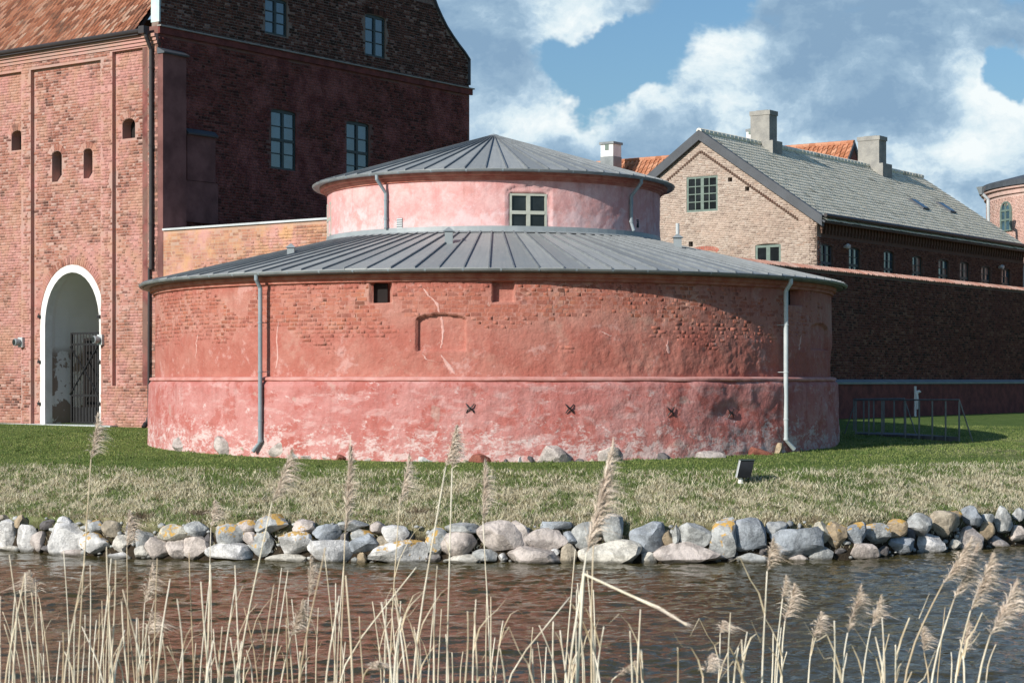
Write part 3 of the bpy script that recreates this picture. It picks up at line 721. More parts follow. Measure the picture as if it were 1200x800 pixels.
sill = MB(); c_ = (wa0 + wa1) / 2; o_ = cyl(c_, RU - .05, wz0 - .05); sill.box(o_ - Vector((math.cos(c_), math.sin(c_), 0)) * .56, Vector((math.cos(c_), math.sin(c_), 0)) * 1.12, Vector((math.sin(c_), -math.cos(c_), 0)) * .16, (0, 0, .06)); sill.out('window_sill', M_zinc, TW)
a2 = tw(385.5, 260, RU)[0]; a2 = max(a2, -1.36); curved_window(a2 - .1, a2 + .1, 8.42, 9.42, RU + .06)
# downpipes
def pipe(px, r_top, z_top, z_bot, rw, rad, mat, foot, kink=None, parent=TW, name='downpipe', px2=None):
    a = phi_at(px, rw + (.10 if rw < 6 else .27))[0]; pts = [cyl(a - .0, r_top, z_top), cyl(a, r_top, z_top - .12)]
    b_ = a + (px2 or 0)
    so_ = .10 if rw < 6 else .27
    pts += [cyl(b_, rw + so_, z_top - (.50 if rw < 6 else .34))]
    if kink: pts += [cyl(b_, rw + .10, kink + .15), cyl(b_, rw + .22, kink - .12)]; last = rw + .22
    else: last = rw + so_
    pts += [cyl(b_, last, z_bot + .25), cyl(b_ + foot[0] / rw, last + foot[1], z_bot)]
    m = MB(); m.tube(pts, rad, 12); o = m.out(name, mat, parent)
    for p in pts[3 if not kink else 4:-1]:
        c = MB(); c.tube([p + Vector((0, 0, .06)), p - Vector((0, 0, .0))], rad * 1.25, 12); c.out('collar', mat, o)
    for k in np.arange(z_bot + .8, z_top - .7, 1.3):
        q = R2 if k > 4.1 or rw < 6 else R1; rr = last
        c = MB(); c.tube([cyl(b_, rr, k), cyl(b_, rr, k + .035)], rad * 1.2, 12); c.tube([cyl(b_, rr - rad, k + .017), cyl(b_, rw - .1, k + .017)], .009, 6); c.out('bracket', mat, o)
    return o
pipe(305, RE - .035, 6.80, gzs(-6, 51) + .12, R2, .058, M_pipe, (-.20, .06))
pipe(921, RE - .035, 6.80, gzs(7.6, 52) + .10, R2, .062, M_pipelt, (.26, .10))
pipe(450, RUE - .03, 9.92, 8.40, RU, .052, M_pipe, (.02, .03), px2=.012)
pipe(741, RUE - .03, 9.92, 8.40, RU, .052, M_pipe, (.02, .08), px2=-.01)
# X shaped wall anchors
for x, y in ((551, 478), (667, 478.5), (784, 482), (858, 484), (204, 482), (167 + 45, 474)):
    if x < 300: continue
    a, z = tw(x, y, R1); r = float(ped_r(np.array([a]), np.array([z]))[0]) + .02; o = cyl(a, r, z); t = Vector((math.cos(a), math.sin(a), 0)); n_ = Vector((math.sin(a), -math.cos(a), 0))
    m = MB()
    for s in (-1, 1):
        q = .105
        pts = [o + t * (s * -q * 1.0) + Vector((0, 0, q * 1.1)) + n_ * .01, o + t * (s * -q * .5) + Vector((0, 0, q * .35)) + n_ * .03, o + n_ * (.035 + .004 * s), o + t * (s * q * .5) - Vector((0, 0, q * .35)) + n_ * .03, o + t * (s * q * .95) - Vector((0, 0, q * 1.15)) + n_ * .005]
        m.tube(pts, [.012, .019, .021, .019, .012], 6)
    m.out('wall_anchor', M_iron, TW)
# grilles of the drum
def grille(px, py, wpx, hpx, mat, dark):
    a, z = tw(px, py, RU); n_ = Vector((math.sin(a), -math.cos(a), 0)); t = Vector((math.cos(a), math.sin(a), 0)); o = cyl(a, RU + .02, z)
    w_ = wpx * 54 / F; h_ = hpx * 54 / F; m = MB()
    m.box(o - t * w_ / 2 - Vector((0, 0, h_ / 2)), t * w_, n_ * .018, (0, 0, h_)); go = m.out('vent_grille', dark, TW)
    for k in range(5):
        m = MB(); zz = -h_ / 2 + h_ * (k + .2) / 5; m.hexa([o - t * w_ * .46 + n_ * .014 + Vector((0, 0, zz)), o + t * w_ * .46 + n_ * .014 + Vector((0, 0, zz)), o + t * w_ * .46 + n_ * .04 + Vector((0, 0, zz)), o - t * w_ * .46 + n_ * .04 + Vector((0, 0, zz)),
              o - t * w_ * .46 + n_ * .014 + Vector((0, 0, zz + .035)), o + t * w_ * .46 + n_ * .014 + Vector((0, 0, zz + .035)), o + t * w_ * .46 + n_ * .02 + Vector((0, 0, zz + .035)), o - t * w_ * .46 + n_ * .02 + Vector((0, 0, zz + .035))])
        m.out('slat', mat, go)
grille(469, 262, 8.5, 13, M_coping, M_gutter); grille(746, 262, 5, 10, M_iron, M_dark)
# roof vents on the lower tier
def roofvent(px, py_base, h, w_, tall=False):
    # where the sight line meets the lower roof
    best = None
    for r in np.arange(5.2, 10.8, .02):
        a, Y = phi_at(px, r); z = 6.875 + (RE - r) * (8.25 - 6.875) / (RE - RU); e = abs((HY - py_base) - (z - CZ) * F / Y)
        if best is None or e < best[0]: best = (e, r, a, z)
    _, r, a, z = best; o = cyl(a, r, z); m = MB(); c = w_ / 2
    m.box(o + Vector((-c, -c, -.15)), (w_, 0, 0), (0, w_, 0), (0, 0, h + .15)); vo = m.out('roof_vent', M_zinc, TW)
    m = MB(); k = c * 1.45; m.add([o + Vector(q) for q in ((-k, -k, h), (k, -k, h), (k, k, h), (-k, k, h), (0, 0, h + .13))], [(0, 3, 2, 1), (0, 1, 4), (1, 2, 4), (2, 3, 4), (3, 0, 4)]); m.out('vent_hood', M_zinc, vo)
    if tall: m = MB(); m.tube([o + Vector((0, 0, h + .1)), o + Vector((0, 0, h + .42))], .055, 10); m.out('vent_tube', M_coping, vo)
roofvent(526, 284, .30, .22); roofvent(341, 297, .16, .20); roofvent(794, 290, .28, .22, True)
# field stones built into the foot
STONE_COLS = {'w': (.63, .62, .60), 'g': (.42, .43, .42), 'b': (.33, .36, .39), 'p': (.52, .46, .42), 't': (.44, .38, .29), 'd': (.15, .14, .14), 'y': (.52, .49, .40), 'r': (.27, .10, .07), 'o': (.42, .33, .22), 'c': (.62, .59, .52)}
SM = {}
def stone_mat(k, lichen=0.0):
    key_ = (k, lichen)
    if key_ in SM: return SM[key_]
    c = STONE_COLS[k]; m, nt, b = newmat('field_stone_%s%s' % (k, 'l' if lichen else '')); p = pos(nt)
    o = N(nt, 'ShaderNodeObjectInfo').outputs['Random']
    c1 = mixc(nt, sstep(nt, noise(nt, p, 3.5, 6, .65, .5), .38, .62), tuple(x * 1.15 for x in c), tuple(x * .62 for x in c))
    c1 = mixc(nt, mth(nt, 'MULTIPLY', o, .45), c1, mixc(nt, 1.0, c1, (.72, .74, .8), 'MULTIPLY'))
    c1 = mixc(nt, mth(nt, 'MULTIPLY', sstep(nt, noise(nt, p, 26, 5, .7), .54, .66), .55), c1, tuple(min(1, x * 1.45) for x in c))
    c1 = mixc(nt, mth(nt, 'MULTIPLY', sstep(nt, noise(nt, p, 45, 3, .7, offs=(3, 3, 3)), .58, .68), .5), c1, (.08, .075, .07))
    gn = N(nt, 'ShaderNodeNewGeometry'); sz = N(nt, 'ShaderNodeSeparateXYZ'); nt.links.new(gn.outputs['Normal'], sz.inputs[0]); pz = N(nt, 'ShaderNodeSeparateXYZ'); nt.links.new(p, pz.inputs[0])
    lm = sstep(nt, mth(nt, 'ADD', noise(nt, p, 5.5, 5, .6), mth(nt, 'MULTIPLY', sz.outputs[2], .12)), .66 - lichen * .07, .71 - lichen * .07)
    c1 = mixc(nt, mth(nt, 'MULTIPLY', lm, .9 if lichen else .12), c1, (.52, .31, .07) if lichen else (.55, .53, .45))
    c1 = mixc(nt, mth(nt, 'MULTIPLY', sstep(nt, pz.outputs[2], .10, .02), .75), c1, (.05, .045, .03))
    nt.links.new(c1, b.inputs['Base Color']); b.inputs['Roughness'].default_value = .88; b.inputs['Specular IOR Level'].default_value = .25
    h = mth(nt, 'ADD', noise(nt, p, 9, 7, .68), mth(nt, 'MULTIPLY', noise(nt, p, 2.5, 4, .6, .8), 1.2))
    bump(nt, b, h, .9, .045); SM[key_] = m; return m
import bmesh
def ico(sub=3):
    bm = bmesh.new(); bmesh.ops.create_icosphere(bm, subdivisions=sub, radius=1); v = np.array([tuple(x.co) for x in bm.verts]); f = np.array([[q.index for q in x.verts] for x in bm.faces]); bm.free(); return v, f
ICO3 = ico(3)
def stone(name, c, size, mat, parent, seed, tilt=0.0, ang=.5):
    r = np.random.default_rng(seed); v, f = ICO3; v = v.copy()
    for k in range(9 + int(6 * ang)):            # cut facets, then round them off
        d = r.normal(size=3); d[1] *= 1.2; d /= np.linalg.norm(d); t = r.uniform(.50, .82); e = v @ d; over = np.maximum(e - t, 0); v -= (over * r.uniform(.88, 1.0))[:, None] * d
    o = r.uniform(0, 50, 3)
    nz = np.array([mn.fractal(Vector(tuple(p * 1.6 + o)), 1.0, 2.0, 4) for p in v]); v *= (1 + nz * .11)[:, None]
    v /= np.abs(v).max(0)[None]
    v *= np.array(size)[None] / 2
    ca, sa = math.cos(tilt), math.sin(tilt); v = np.stack([v[:, 0] * ca - v[:, 2] * sa, v[:, 1], v[:, 0] * sa + v[:, 2] * ca], 1)
    o_ = obj_np(name, v + np.array(c)[None], f, mat, parent, smooth=True); o_.data.set_sharp_from_angle(angle=math.radians(24)); return o_
FOOT = [(288, 525, 22, 12, 't'), (345, 529, 20, 10, 'g'), (398, 534, 16, 9, 'r'), (434, 534, 18, 10, 'p'), (448, 535, 9, 7, 'd'), (484, 536, 12, 8, 'g'), (518, 537, 18, 10, 'p'), (534, 538, 12, 8, 'w'), (580, 539, 10, 7, 't'), (680, 536, 14, 9, 'd'), (694, 537, 12, 8, 't'), (728, 534, 12, 9, 'd'), (757, 536, 14, 8, 't'), (791, 537, 12, 7, 'p'), (848, 534, 12, 8, 'g'), (900, 528, 12, 8, 'd'), (940, 524, 14, 8, 't'), (245, 520, 12, 10, 'g'), (198, 516, 12, 12, 'p'),(563, 535, 30, 18, 'r'), (648, 531, 42, 26, 'p'), (610, 536, 12, 14, 'w'), (592, 537, 8, 9, 'd'), (622, 533, 9, 9, 'd'), (712, 532, 30, 20, 'p'), (775, 535, 22, 14, 'd'), (826, 531, 44, 14, 'p'), (883, 529, 42, 14, 'r'), (911, 523, 13, 14, 'o'),
        (331, 523, 36, 17, 'p'), (362, 533, 34, 13, 'p'), (415, 528, 20, 18, 'g'), (467, 533, 32, 14, 't'), (500, 535, 26, 12, 'w'), (213, 518, 44, 22, 'p'), (232, 513, 9, 22, 't'), (265, 522, 46, 24, 'p'), (385, 534, 20, 10, 'p'), (742, 536, 18, 8, 'p'), (183, 516, 16, 12, 'w'), (547, 538, 14, 8, 't'), (802, 536, 10, 7, 'g'), (862, 534, 10, 7, 't')]
for i, (x, y, w_, h_, k) in enumerate(FOOT):
    a, Y = phi_at(x, R1); kk = Y / F; r = R1 - (.09 if x > 540 else .165) + (.10 if k in 'ro' or (w_ > 40 and x > 600) else .0); z = CZ - (y - HY) * Y / F
    p = cyl(a, r, z - .03); stone('foundation_stone', p - Vector((0, 0, .06)), (w_ * kk * 1.15, .56, h_ * kk * 1.35), stone_mat(k), TW, 900 + i, random.uniform(-.15, .15), ang=1.4)

# ------------------------------------------------------------------ castle: gate wing and gable
def line_pt(px, P0, D):    # point where the sight line px meets the ground line P0 + t D
    k = (px - PX0) / F; t = (k * P0.y - P0.x) / (D.x - k * D.y); return P0 + D * t
C0 = line_pt(185, TC, V); C0.z = 0
G = thing('castle', (C0.x, C0.y, 2.3), 'tall red brick castle wing with arched white gateway and dark curved gable, at the left', 'castle')
FA = Fr((C0.x, C0.y), V, -U)      # gate front, s grows to the left
FG = Fr((C0.x, C0.y), U, -V)      # gable, s grows to the right
ZE = 16.42; GB = 2.0
def a_rect(x0, y0, x1, y1, d=0.0):
    s0, z0 = FA.at(x1, y1, d); s1, z1 = FA.at(x0, y0, d); return s0, s1, z0, z1
gs0, gs1, gz0, gz1 = a_rect(43.5, 312, 118.5, 497)
def slit(x0, y0, x1, y1, arch=True):
    s0, s1, z0, z1 = a_rect(x0, y0, x1, y1); return archp(s0, s1, z0, z1, (s1 - s0) * .3, 6)
slits = [slit(57, 177, 68.5, 212), slit(94, 174, 104.5, 208), slit(139.5, 139, 154.5, 161), slit(9.5, 153, 22.5, 175)]
gate_out = archp(gs0, gs1, 1.5, gz1, (gs1 - gs0) * .62, 18, .08)
SL = 14.0
# front plane (pilasters) and recessed panels 0.16 m behind
REC = .16
def a_s(px): return FA.at(px)
p1 = (a_s(118), a_s(36)); p2 = (a_s(173), a_s(131.5)); p3 = (a_s(36) + .55, a_s(36) + 4.2)
top1 = FA.at(80, 55)[1]
panels = [archp(p1[0], p1[1], GB + .35, ZE - .55, .02), rect(p2[0], p2[1], FA.at(131, 452)[1], ZE - .40), archp(p3[0], p3[1], GB + .35, ZE - .55, .02)]
panels = [rect(p1[0], p1[1], 1.45, ZE - .62), rect(p2[0], p2[1], FA.at(131, 452)[1], ZE - .40), rect(p3[0], p3[1], 1.45, ZE - .62)]
outer = rect(0, SL, 1.4, ZE)
wall('wall', FA, outer, panels, M_gate[1], G, thick=.16 + .01, reveal=REC, back=False)
inner_holes = [gate_out] + slits
wall('wall_panel', FA, rect(.02, SL - .02, 1.38, ZE - .02), inner_holes, M_gate[1], G, thick=1.0, reveal=1.0, back=False, d0=-REC)
brickwork(FA, outer, panels, M_gate[0], G, individually=110, pri=lambda r: -r[2] * 4 + abs(r[0]) * .8 + abs(r[1] - 8) * .05)
for k, pp in enumerate(panels):
    brickwork(FA, pp, inner_holes, M_gate[0], G, d0=-REC, individually=(95 if k < 2 else 0), pri=lambda r: -r[2] * 4 + abs(r[1] - 8) * .3)
# brick arches over the slits and the gate (soldier bricks)
def arch_ring(fr, poly, i0, i1, mat, parent, d, L_=.24, off=.02, joined=True, name='arch_bricks'):
    pts = [Vector((poly[i][0], poly[i][1])) for i in range(i0, i1)]
    # resample
    seg = [0]
    for a, b_ in zip(pts, pts[1:]): seg.append(seg[-1] + (b_ - a).length)
    n_ = max(3, int(seg[-1] / .105)); m = MB()
    cx = sum(p.x for p in pts) / len(pts); cy = min(p.y for p in pts)
    for q in range(n_):
        l0 = seg[-1] * (q + .08) / n_; l1 = seg[-1] * (q + .92) / n_
        def at_(l):
            for j in range(len(seg) - 1):
                if seg[j + 1] >= l: t = (l - seg[j]) / (seg[j + 1] - seg[j] + 1e-9); return pts[j].lerp(pts[j + 1], t), (pts[j + 1] - pts[j]).normalized()
            return pts[-1], (pts[-1] - pts[-2]).normalized()
        (a, ta), (b_, tb) = at_(l0), at_(l1); na = Vector((ta.y, -ta.x)); nb = Vector((tb.y, -tb.x))
        if na.dot(a - Vector((cx, cy))) < 0: na = -na; nb = -nb
        P4 = [a + na * off, b_ + nb * off, b_ + nb * (off + L_), a + na * (off + L_)]; dd = d + random.uniform(.012, .02)
        m.hexa([fr.P(p.x, p.y, d - .01) for p in P4] + [fr.P(p.x, p.y, dd) for p in P4])
    m.out(name, mat, parent, kind='stuff')
for sp in slits[:2] + slits[2:]: arch_ring(FA, sp, 2, len(sp), M_gate[0], G, -REC)
arch_ring(FA, gate_out, 2, len(gate_out), M_gate[0], G, -REC, L_=.26, off=.03)
# near-black plates standing in for the shade behind the slits, sloping sills
for i, sp in enumerate(slits):
    xs = [p[0] for p in sp]; zs = [p[1] for p in sp]
    m = MB(); m.box(FA.P(min(xs) - .1, min(zs) - .1, -REC - .42), FA.u * (max(xs) - min(xs) + .2), FA.n * -.1, (0, 0, max(zs) - min(zs) + .2)); m.out('slit_back', M_dark, G)
    if i < 2:
        m = MB(); a, b_, z_ = min(xs), max(xs), min(zs)
        m.add([FA.P(a, z_ - .32, -REC + .004), FA.P(b_, z_ - .32, -REC + .004), FA.P(b_, z_ + .42, -REC - .5), FA.P(a, z_ + .42, -REC - .5), FA.P(a, z_ - .5, -REC - .5), FA.P(b_, z_ - .5, -REC - .5)], [(0, 1, 2, 3), (0, 3, 4), (1, 5, 2)]); m.out('sloping_sill', M_gate[1], G)
    else:
        m = MB(); m.box(FA.P((min(xs) + max(xs)) / 2 - .28, min(zs) + .05, -REC - .55), FA.u * .05, FA.n * .05, (0, 0, (max(zs) - min(zs)) * .8)); m.out('slit_frame', M_sage, G)
# gate: white surround, white passage, iron gate leaf
gin = archp(gs0 + .27, gs1 - .27, 1.6, gz1 - .28, (gs1 - gs0 - .54) * .66, 18, .08)
vs = []; fs = []
n_ = len(gate_out)
for (a, b_) in zip(gate_out, gin):
    vs += [FA.P(a[0], a[1], -REC + .01), FA.P(b_[0], b_[1], -REC + .012), FA.P(b_[0], b_[1], -REC - .34)]
for i in range(1, n_):
    j = (i + 1) % n_
    for k in range(2): fs.append([i * 3 + k, j * 3 + k, j * 3 + k + 1, i * 3 + k + 1])
gs_ = obj('gate_surround', vs, fs, M_white, G)
# grey outer lip (left), thin
m = MB()
pl = [p for p in gate_out[1:]] + [gate_out[0]]
for a, b_ in zip(pl, pl[1:]):
    pass
def passage_mat():
    m, nt, b = newmat('passage_plaster'); p = pos(nt); c = mixc(nt, noise(nt, p, 1.2, 4), (.80, .79, .78), (.70, .68, .66))
    e = sstep(nt, noise(nt, p, 1.1, 5, .6, .6, offs=(2.6, 1.0, .4)), .50, .53); sep = N(nt, 'ShaderNodeSeparateXYZ'); nt.links.new(p, sep.inputs[0])
    e = mth(nt, 'MULTIPLY', e, sstep(nt, sep.outputs[2], 5.4, 4.9)); c = mixc(nt, e, c, (.29, .22, .18))
    nt.links.new(c, b.inputs['Base Color']); b.inputs['Roughness'].default_value = .95; bump(nt, b, noise(nt, p, 6, 5), .4, .03); return m
M_pass = passage_mat()
vs = []; fs = []; DP = 7.0; dl = [-REC - .34, -REC - .5, -3.0, -DP]
wide = archp(gs0 + .24, gs1 - .24, 1.6, gz1 - .25, (gs1 - gs0 - .48) * .66, 18, .08)
for (a, w_) in zip(gin, wide):
    for k, d_ in enumerate(dl): q = a if k == 0 else w_; vs.append(FA.P(q[0], q[1], d_))
for i in range(len(gin)):
    j = (i + 1) % len(gin)
    for k in range(3): fs.append([i * 4 + k, j * 4 + k, j * 4 + k + 1, i * 4 + k + 1])
fs.append([i * 4 + 3 for i in range(len(gin))])
obj('passage', vs, fs, M_pass, G)
m = MB(); gzb = 2.36; m.box(FA.P(gs0 - .9, 2.2, -REC - .02), FA.u * (gs1 - gs0 + 7), FA.n * .55, (0, 0, gzb - 2.2 + .01)); m.box(FA.P(gs0 - .9, 2.2, -REC - .03), FA.u * (gs1 - gs0 + 1.3), FA.n * -7, (0, 0, gzb - 2.2)); m.out('threshold', M_coping, G)
# iron gate leaf: in the passage
ld = -1.1; ls0, lz1 = FA.at(116.5, 389, ld); ls1 = FA.at(84, 389, ld)[0]; lz0 = gzb + .02
leaf = MB()
for a, b_ in ((lz0, lz0 + .07), (lz1 - .07, lz1), (FA.at(84, 404, ld)[1] - .03, FA.at(84, 404, ld)[1] + .05), (FA.at(84, 463, ld)[1] - .04, FA.at(84, 463, ld)[1] + .04)): leaf.box(FA.P(ls0, a, ld), FA.u * (ls1 - ls0), FA.n * .05, (0, 0, b_ - a))
for s_ in (ls0, ls1 - .07): leaf.box(FA.P(s_, lz0, ld - .01), FA.u * .07, FA.n * .07, (0, 0, lz1 - lz0))
zt, zb = FA.at(84, 406, ld)[1], FA.at(84, 462, ld)[1]
leaf.tube([FA.P(ls0, zb, ld + .06), FA.P(ls1, zt, ld + .06)], .035, 5); leaf.tube([FA.P(ls1, zb, ld + .08), FA.P(ls0, zt, ld + .08)], .035, 5)
lo = leaf.out('gate_leaf', M_iron, G)
for k in range(8):
    m = MB(); s_ = ls0 + (ls1 - ls0) * (k + 1) / 9; m.tube([FA.P(s_, lz0, ld + .025), FA.P(s_, lz1, ld + .025)], .022, 6); m.out('bar', M_iron, lo)
m = MB(); m.box(FA.P(ls0 + .07, lz0 + .07, ld - .02), FA.u * (ls1 - ls0 - .14), FA.n * .02, (0, 0, .55)); m.out('kick_plate', M_iron, lo)
m = MB(); m.box(FA.P(ls0 - .1, lz0, ld - .6), FA.u * (ls1 - ls0 + .15), FA.n * -.05, (0, 0, lz1 - lz0 - .2)); m.out('leaf_backing', M_dark, G)  # near-black panel behind the gate leaf
# hinge pins on the surround
for px_ in (47, 117):
    for py_ in (371, 424, 473):
        s_, z_ = FA.at(px_, py_, -REC); m = MB(); m.box(FA.P(s_ - .06, z_ - .05, -REC), FA.u * .12, FA.n * .09, (0, 0, .10)); m.tube([FA.P(s_, z_, -REC + .08), FA.P(s_, z_ + .12, -REC + .08)], .02, 6); m.out('hinge_pin', M_iron, G)
# eave, gutter and tiled roof of the gate wing
for d_, z0_, z1_ in ((.05, ZE - .34, ZE - .22), (.10, ZE - .22, ZE - .1), (.17, ZE - .1, ZE + .02)):
    m = MB(); m.box(FA.P(.0, z0_, .0), FA.u * SL, FA.n * d_, (0, 0, z1_ - z0_ - .002)); m.out('cornice', M_gate[1], G)
m = MB(); m.tube([FA.P(.55 + SL * i / 12, ZE + .13, .34) for i in range(13)], .085, 8); m.out('gutter', M_pipedk, G)
m = MB(); m.box(FA.P(.7, ZE + .0, -.3), FA.u * SL, FA.n * .62, (0, 0, .08)); m.out('eave_board', M_pipedk, G)
def pantiles(o, su, sv, nrm, nu, nv, tw_, tl, mat, parent, name='roof_tiles', seg=5, amp=.035, lift=.03, mask=None):
    """o lower corner, su unit along eave, sv unit up slope; S curved overlapping tiles, real geometry"""
    o = np.array(o, float); su = np.array(su, float); sv = np.array(sv, float); nn = np.array(nrm, float)
    i, j = np.meshgrid(np.arange(nu), np.arange(nv)); i = i.ravel(); j = j.ravel()
    if mask is not None: k = mask((i + .5) * tw_, (j + .5) * tl); i = i[k]; j = j[k]
    n = len(i); Vv = np.zeros((n, (seg + 1) * 2, 3)); jr = RNG.normal(0, .004, n); ju = RNG.normal(0, .004, n); jv = RNG.normal(0, .008, n)
    for a in range(seg + 1):
        t = a / seg; hgt = amp * math.sin(t * 2 * PI * .93 + .2)
        for b_ in (0, 1):
            P = o[None] + su[None] * ((i + t * 1.06) * tw_ + ju)[:, None] + sv[None] * ((j + b_ * 1.12) * tl + jv)[:, None] + nn[None] * (hgt + (lift if b_ == 0 else 0) + jr)[:, None]
            Vv[:, a * 2 + b_] = P
    qs = [(a * 2, a * 2 + 2, a * 2 + 3, a * 2 + 1) for a in range(seg)]
    V2 = np.concatenate([Vv, Vv[:, 0::2] - nn[None, None] * .022], 1)        # front lip thickness
    b0 = (seg + 1) * 2
    qs += [(b0 + a, b0 + a + 1, a * 2 + 2, a * 2) for a in range(seg)]
    m_ = V2.shape[1]; Q = (np.arange(n)[:, None, None] * m_ + np.array(qs)[None]).reshape(-1, 4)
    return obj_np(name, V2.reshape(-1, 3), Q, mat, parent, kind='stuff')
pit = math.radians(50); sv = (FA.n * -1 * math.cos(pit) + Vector((0, 0, 1)) * math.sin(pit)); nr = (FA.n * math.sin(pit) + Vector((0, 0, 1)) * math.cos(pit))
e0 = FA.P(.8, ZE + .14, .32)
pantiles(e0 + nr * .05, FA.u, sv, nr, 62, 20, .215, .30, M_tileo, G)
m = MB(); m.box(e0 - nr * .12, FA.u * (SL - .8), sv * 6, nr * .10); m.out('roof_deck', M_pipedk, G)  # unseen upper slope cut short to keep its shadow off the house
# main downpipe at the corner with its hopper
sp_ = FA.at(179.5); m = MB(); zj = 6.9
m.tube([FA.P(sp_ + .05, ZE + .08, .34), FA.P(sp_ + .03, ZE - .12, .30), FA.P(sp_, ZE - .55, .10), FA.P(sp_, 8.0, .10)], .075, 10)
pw = m.out('downpipe', M_pipedk, G)
m = MB(); m.tube([FA.P(sp_ + .1, 8.05, .10), FA.P(sp_ + .12, 2.75, .10), FA.P(sp_ + .16, 2.42, .22)], .05, 10); m.out('downpipe', M_pipedk, G)
m = MB(); m.tube([FA.P(sp_ + .17, 2.48, .18), FA.P(sp_ + .17, 2.32, .3)], .09, 10); m.out('downpipe_shoe', M_iron, pw)
m = MB(); m.box(FA.P(sp_ - .02, ZE + .0, .2), FA.u * .28, FA.n * .28, (0, 0, .26)); m.out('hopper', M_pipedk, pw)
for z_ in (15.2, 12.4, 9.6):
    m = MB(); m.tube([FA.P(sp_, z_, .1), FA.P(sp_, z_ + .05, .1)], .095, 10); m.out('bracket', M_pipedk, pw)
# gate lamps
for px_, py_, lb in ((26, 401, 'grey bulkhead lamp on the brick wall left of the white gateway'), (119, 398, 'grey bulkhead lamp beside the right edge of the white gateway')):
    s_, z_ = FA.at(px_, py_, .0); dw = .0
    L_ = thing('wall_lamp', FA.P(s_, z_, dw), lb, 'wall lamp', 'lamps beside the gateway'); q = FA.P(s_, z_, dw)
    m = MB(); m.box(q + FA.u * -.15 - Vector((0, 0, .19)), FA.u * .26, FA.n * .12, (0, 0, .38)); m.out('lamp_box', M_coping, L_)
    m = MB(); m.tube([q + FA.n * .12, q + FA.n * .17, q + FA.n * .30 + FA.u * .05, q + FA.n * .34 + FA.u * .06], [.10, .13, .15, .13], 14); m.out('lamp_head', M_zinc, L_)
    m = MB(); m.tube([q + FA.n * .341 + FA.u * .06, q + FA.n * .36 + FA.u * .064], .11, 14); m.out('lens', M_glassd, L_)
    m = MB(); m.tube([q + FA.u * -.04 - Vector((0, 0, .19)), q + FA.u * -.04 - Vector((0, 0, z_ - 2.45))], .012, 6); m.out('conduit', M_cornice, L_)

# --- gable
def g_pt(x, y): return FG.at(x, y)
W_G = FG.at(550)
prof_r = [g_pt(x, y) for x, y in ((548.5, 100), (548.5, 70), (543, 62), (536, 53), (529, 43), (522, 32), (516, 20), (511, 9), (507, -2), (503, -16), (500, -32), (498, -52))]
prof_l = [(W_G - s, z) for s, z in prof_r]
ZB1 = 16.72; ZT = 21.6  # unseen gable top kept low so that its shadow clears the house
gable_top = [(0.02, ZB1), (W_G - .02, ZB1)] + prof_r[1:] + [(W_G - 3.2, ZT), (3.2, ZT)] + [p for p in reversed(prof_l[1:])]
def gw(x0, y0, x1, y1): s0, z0 = g_pt(x0, y1); s1, z1 = FG.at(x1, y0); zt = FG.at((x0 + x1) / 2, y0)[1]; zb_ = FG.at((x0 + x1) / 2, y1)[1]; return s0, s1, zb_, zt
WN = [gw(310.5, -2, 337, 41.5), gw(428, 18, 452, 67), gw(317.5, 129, 347.5, 199), gw(406, 143, 433, 213)]
def aw(w_): return archp(w_[0], w_[1], w_[2], w_[3], .08, 6)
wall('gable_head', FG, gable_top, [aw(WN[0]), aw(WN[1])], M_gabup[1], G, thick=.34, reveal=.3)
low = rect(0.0, W_G, 1.6, ZB1)
wall('gable_wall', FG, low, [aw(WN[2]), aw(WN[3])], M_gable[1], G, thick=.8, reveal=.3, d0=.0)
brickwork(FG, rect(.02, W_G - .02, 7.0, 16.44), [aw(WN[2]), aw(WN[3])], M_gable[0], G)
brickwork(FG, [(s, min(z, 20)) for s, z in gable_top], [aw(WN[0]), aw(WN[1])], M_gabup[0], G, individually=0)
for w_ in WN[:2]: arch_ring(FG, aw(w_), 2, len(aw(w_)), M_gabup[0], G, 0, L_=.22)
for i, w_ in enumerate(WN):
    window(FG, w_[0] + .01, w_[1] - .01, w_[2] + .01, w_[3], 2, 4 if i > 1 else 3, M_green, M_glass, G, d=-.06, fw=.07, bar=.035, mull=.12, tran=.11 if i > 1 else None, rise=.06)
    m = MB(); m.box(FG.P(w_[0] - .3, w_[2] - .4, -.42), FG.u * (w_[1] - w_[0] + .6), FG.n * -.04, (0, 0, w_[3] - w_[2] + .8)); m.out('window_dark_plate', M_dark, G)  # near-black plate standing in for the dark interior
m = MB(); m.box(FG.P(-.0, 16.45, .0), FG.u * (W_G + .12), FG.n * .10, (0, 0, .24)); m.out('string_course', M_redfoot, G)
m = MB(); m.box(FG.P(-.03, 16.692, .0), FG.u * (W_G + .2), FG.n * .18, (0, 0, .05)); m.out('string_course_cap', M_chim, G)
def coping(pts, name, mat, th=.07, wid=1.0, off=.1):
    m = MB(); vs = []
    for i, (s, z) in enumerate(pts):
        a = Vector(pts[max(i - 1, 0)]); b_ = Vector(pts[min(i + 1, len(pts) - 1)]); t = (b_ - a).normalized(); nn = Vector((t.y, -t.x)) if name != 'x' else Vector((-t.y, t.x))
        vs.append((Vector((s, z)), nn))
    V_ = []
    for p, nn in vs: q = p + nn * th; V_ += [FG.P(p.x, p.y, off), FG.P(q.x, q.y, off), FG.P(q.x, q.y, off - wid), FG.P(p.x, p.y, off - wid)]
    F_ = [[i * 4 + k, (i + 1) * 4 + k, (i + 1) * 4 + (k + 1) % 4, i * 4 + (k + 1) % 4] for i in range(len(vs) - 1) for k in range(4)]
    obj('coping', V_, F_, mat, G)
coping([prof_r[0]] + prof_r[1:] + [(W_G - 3.2, ZT)], 'r', M_verge)
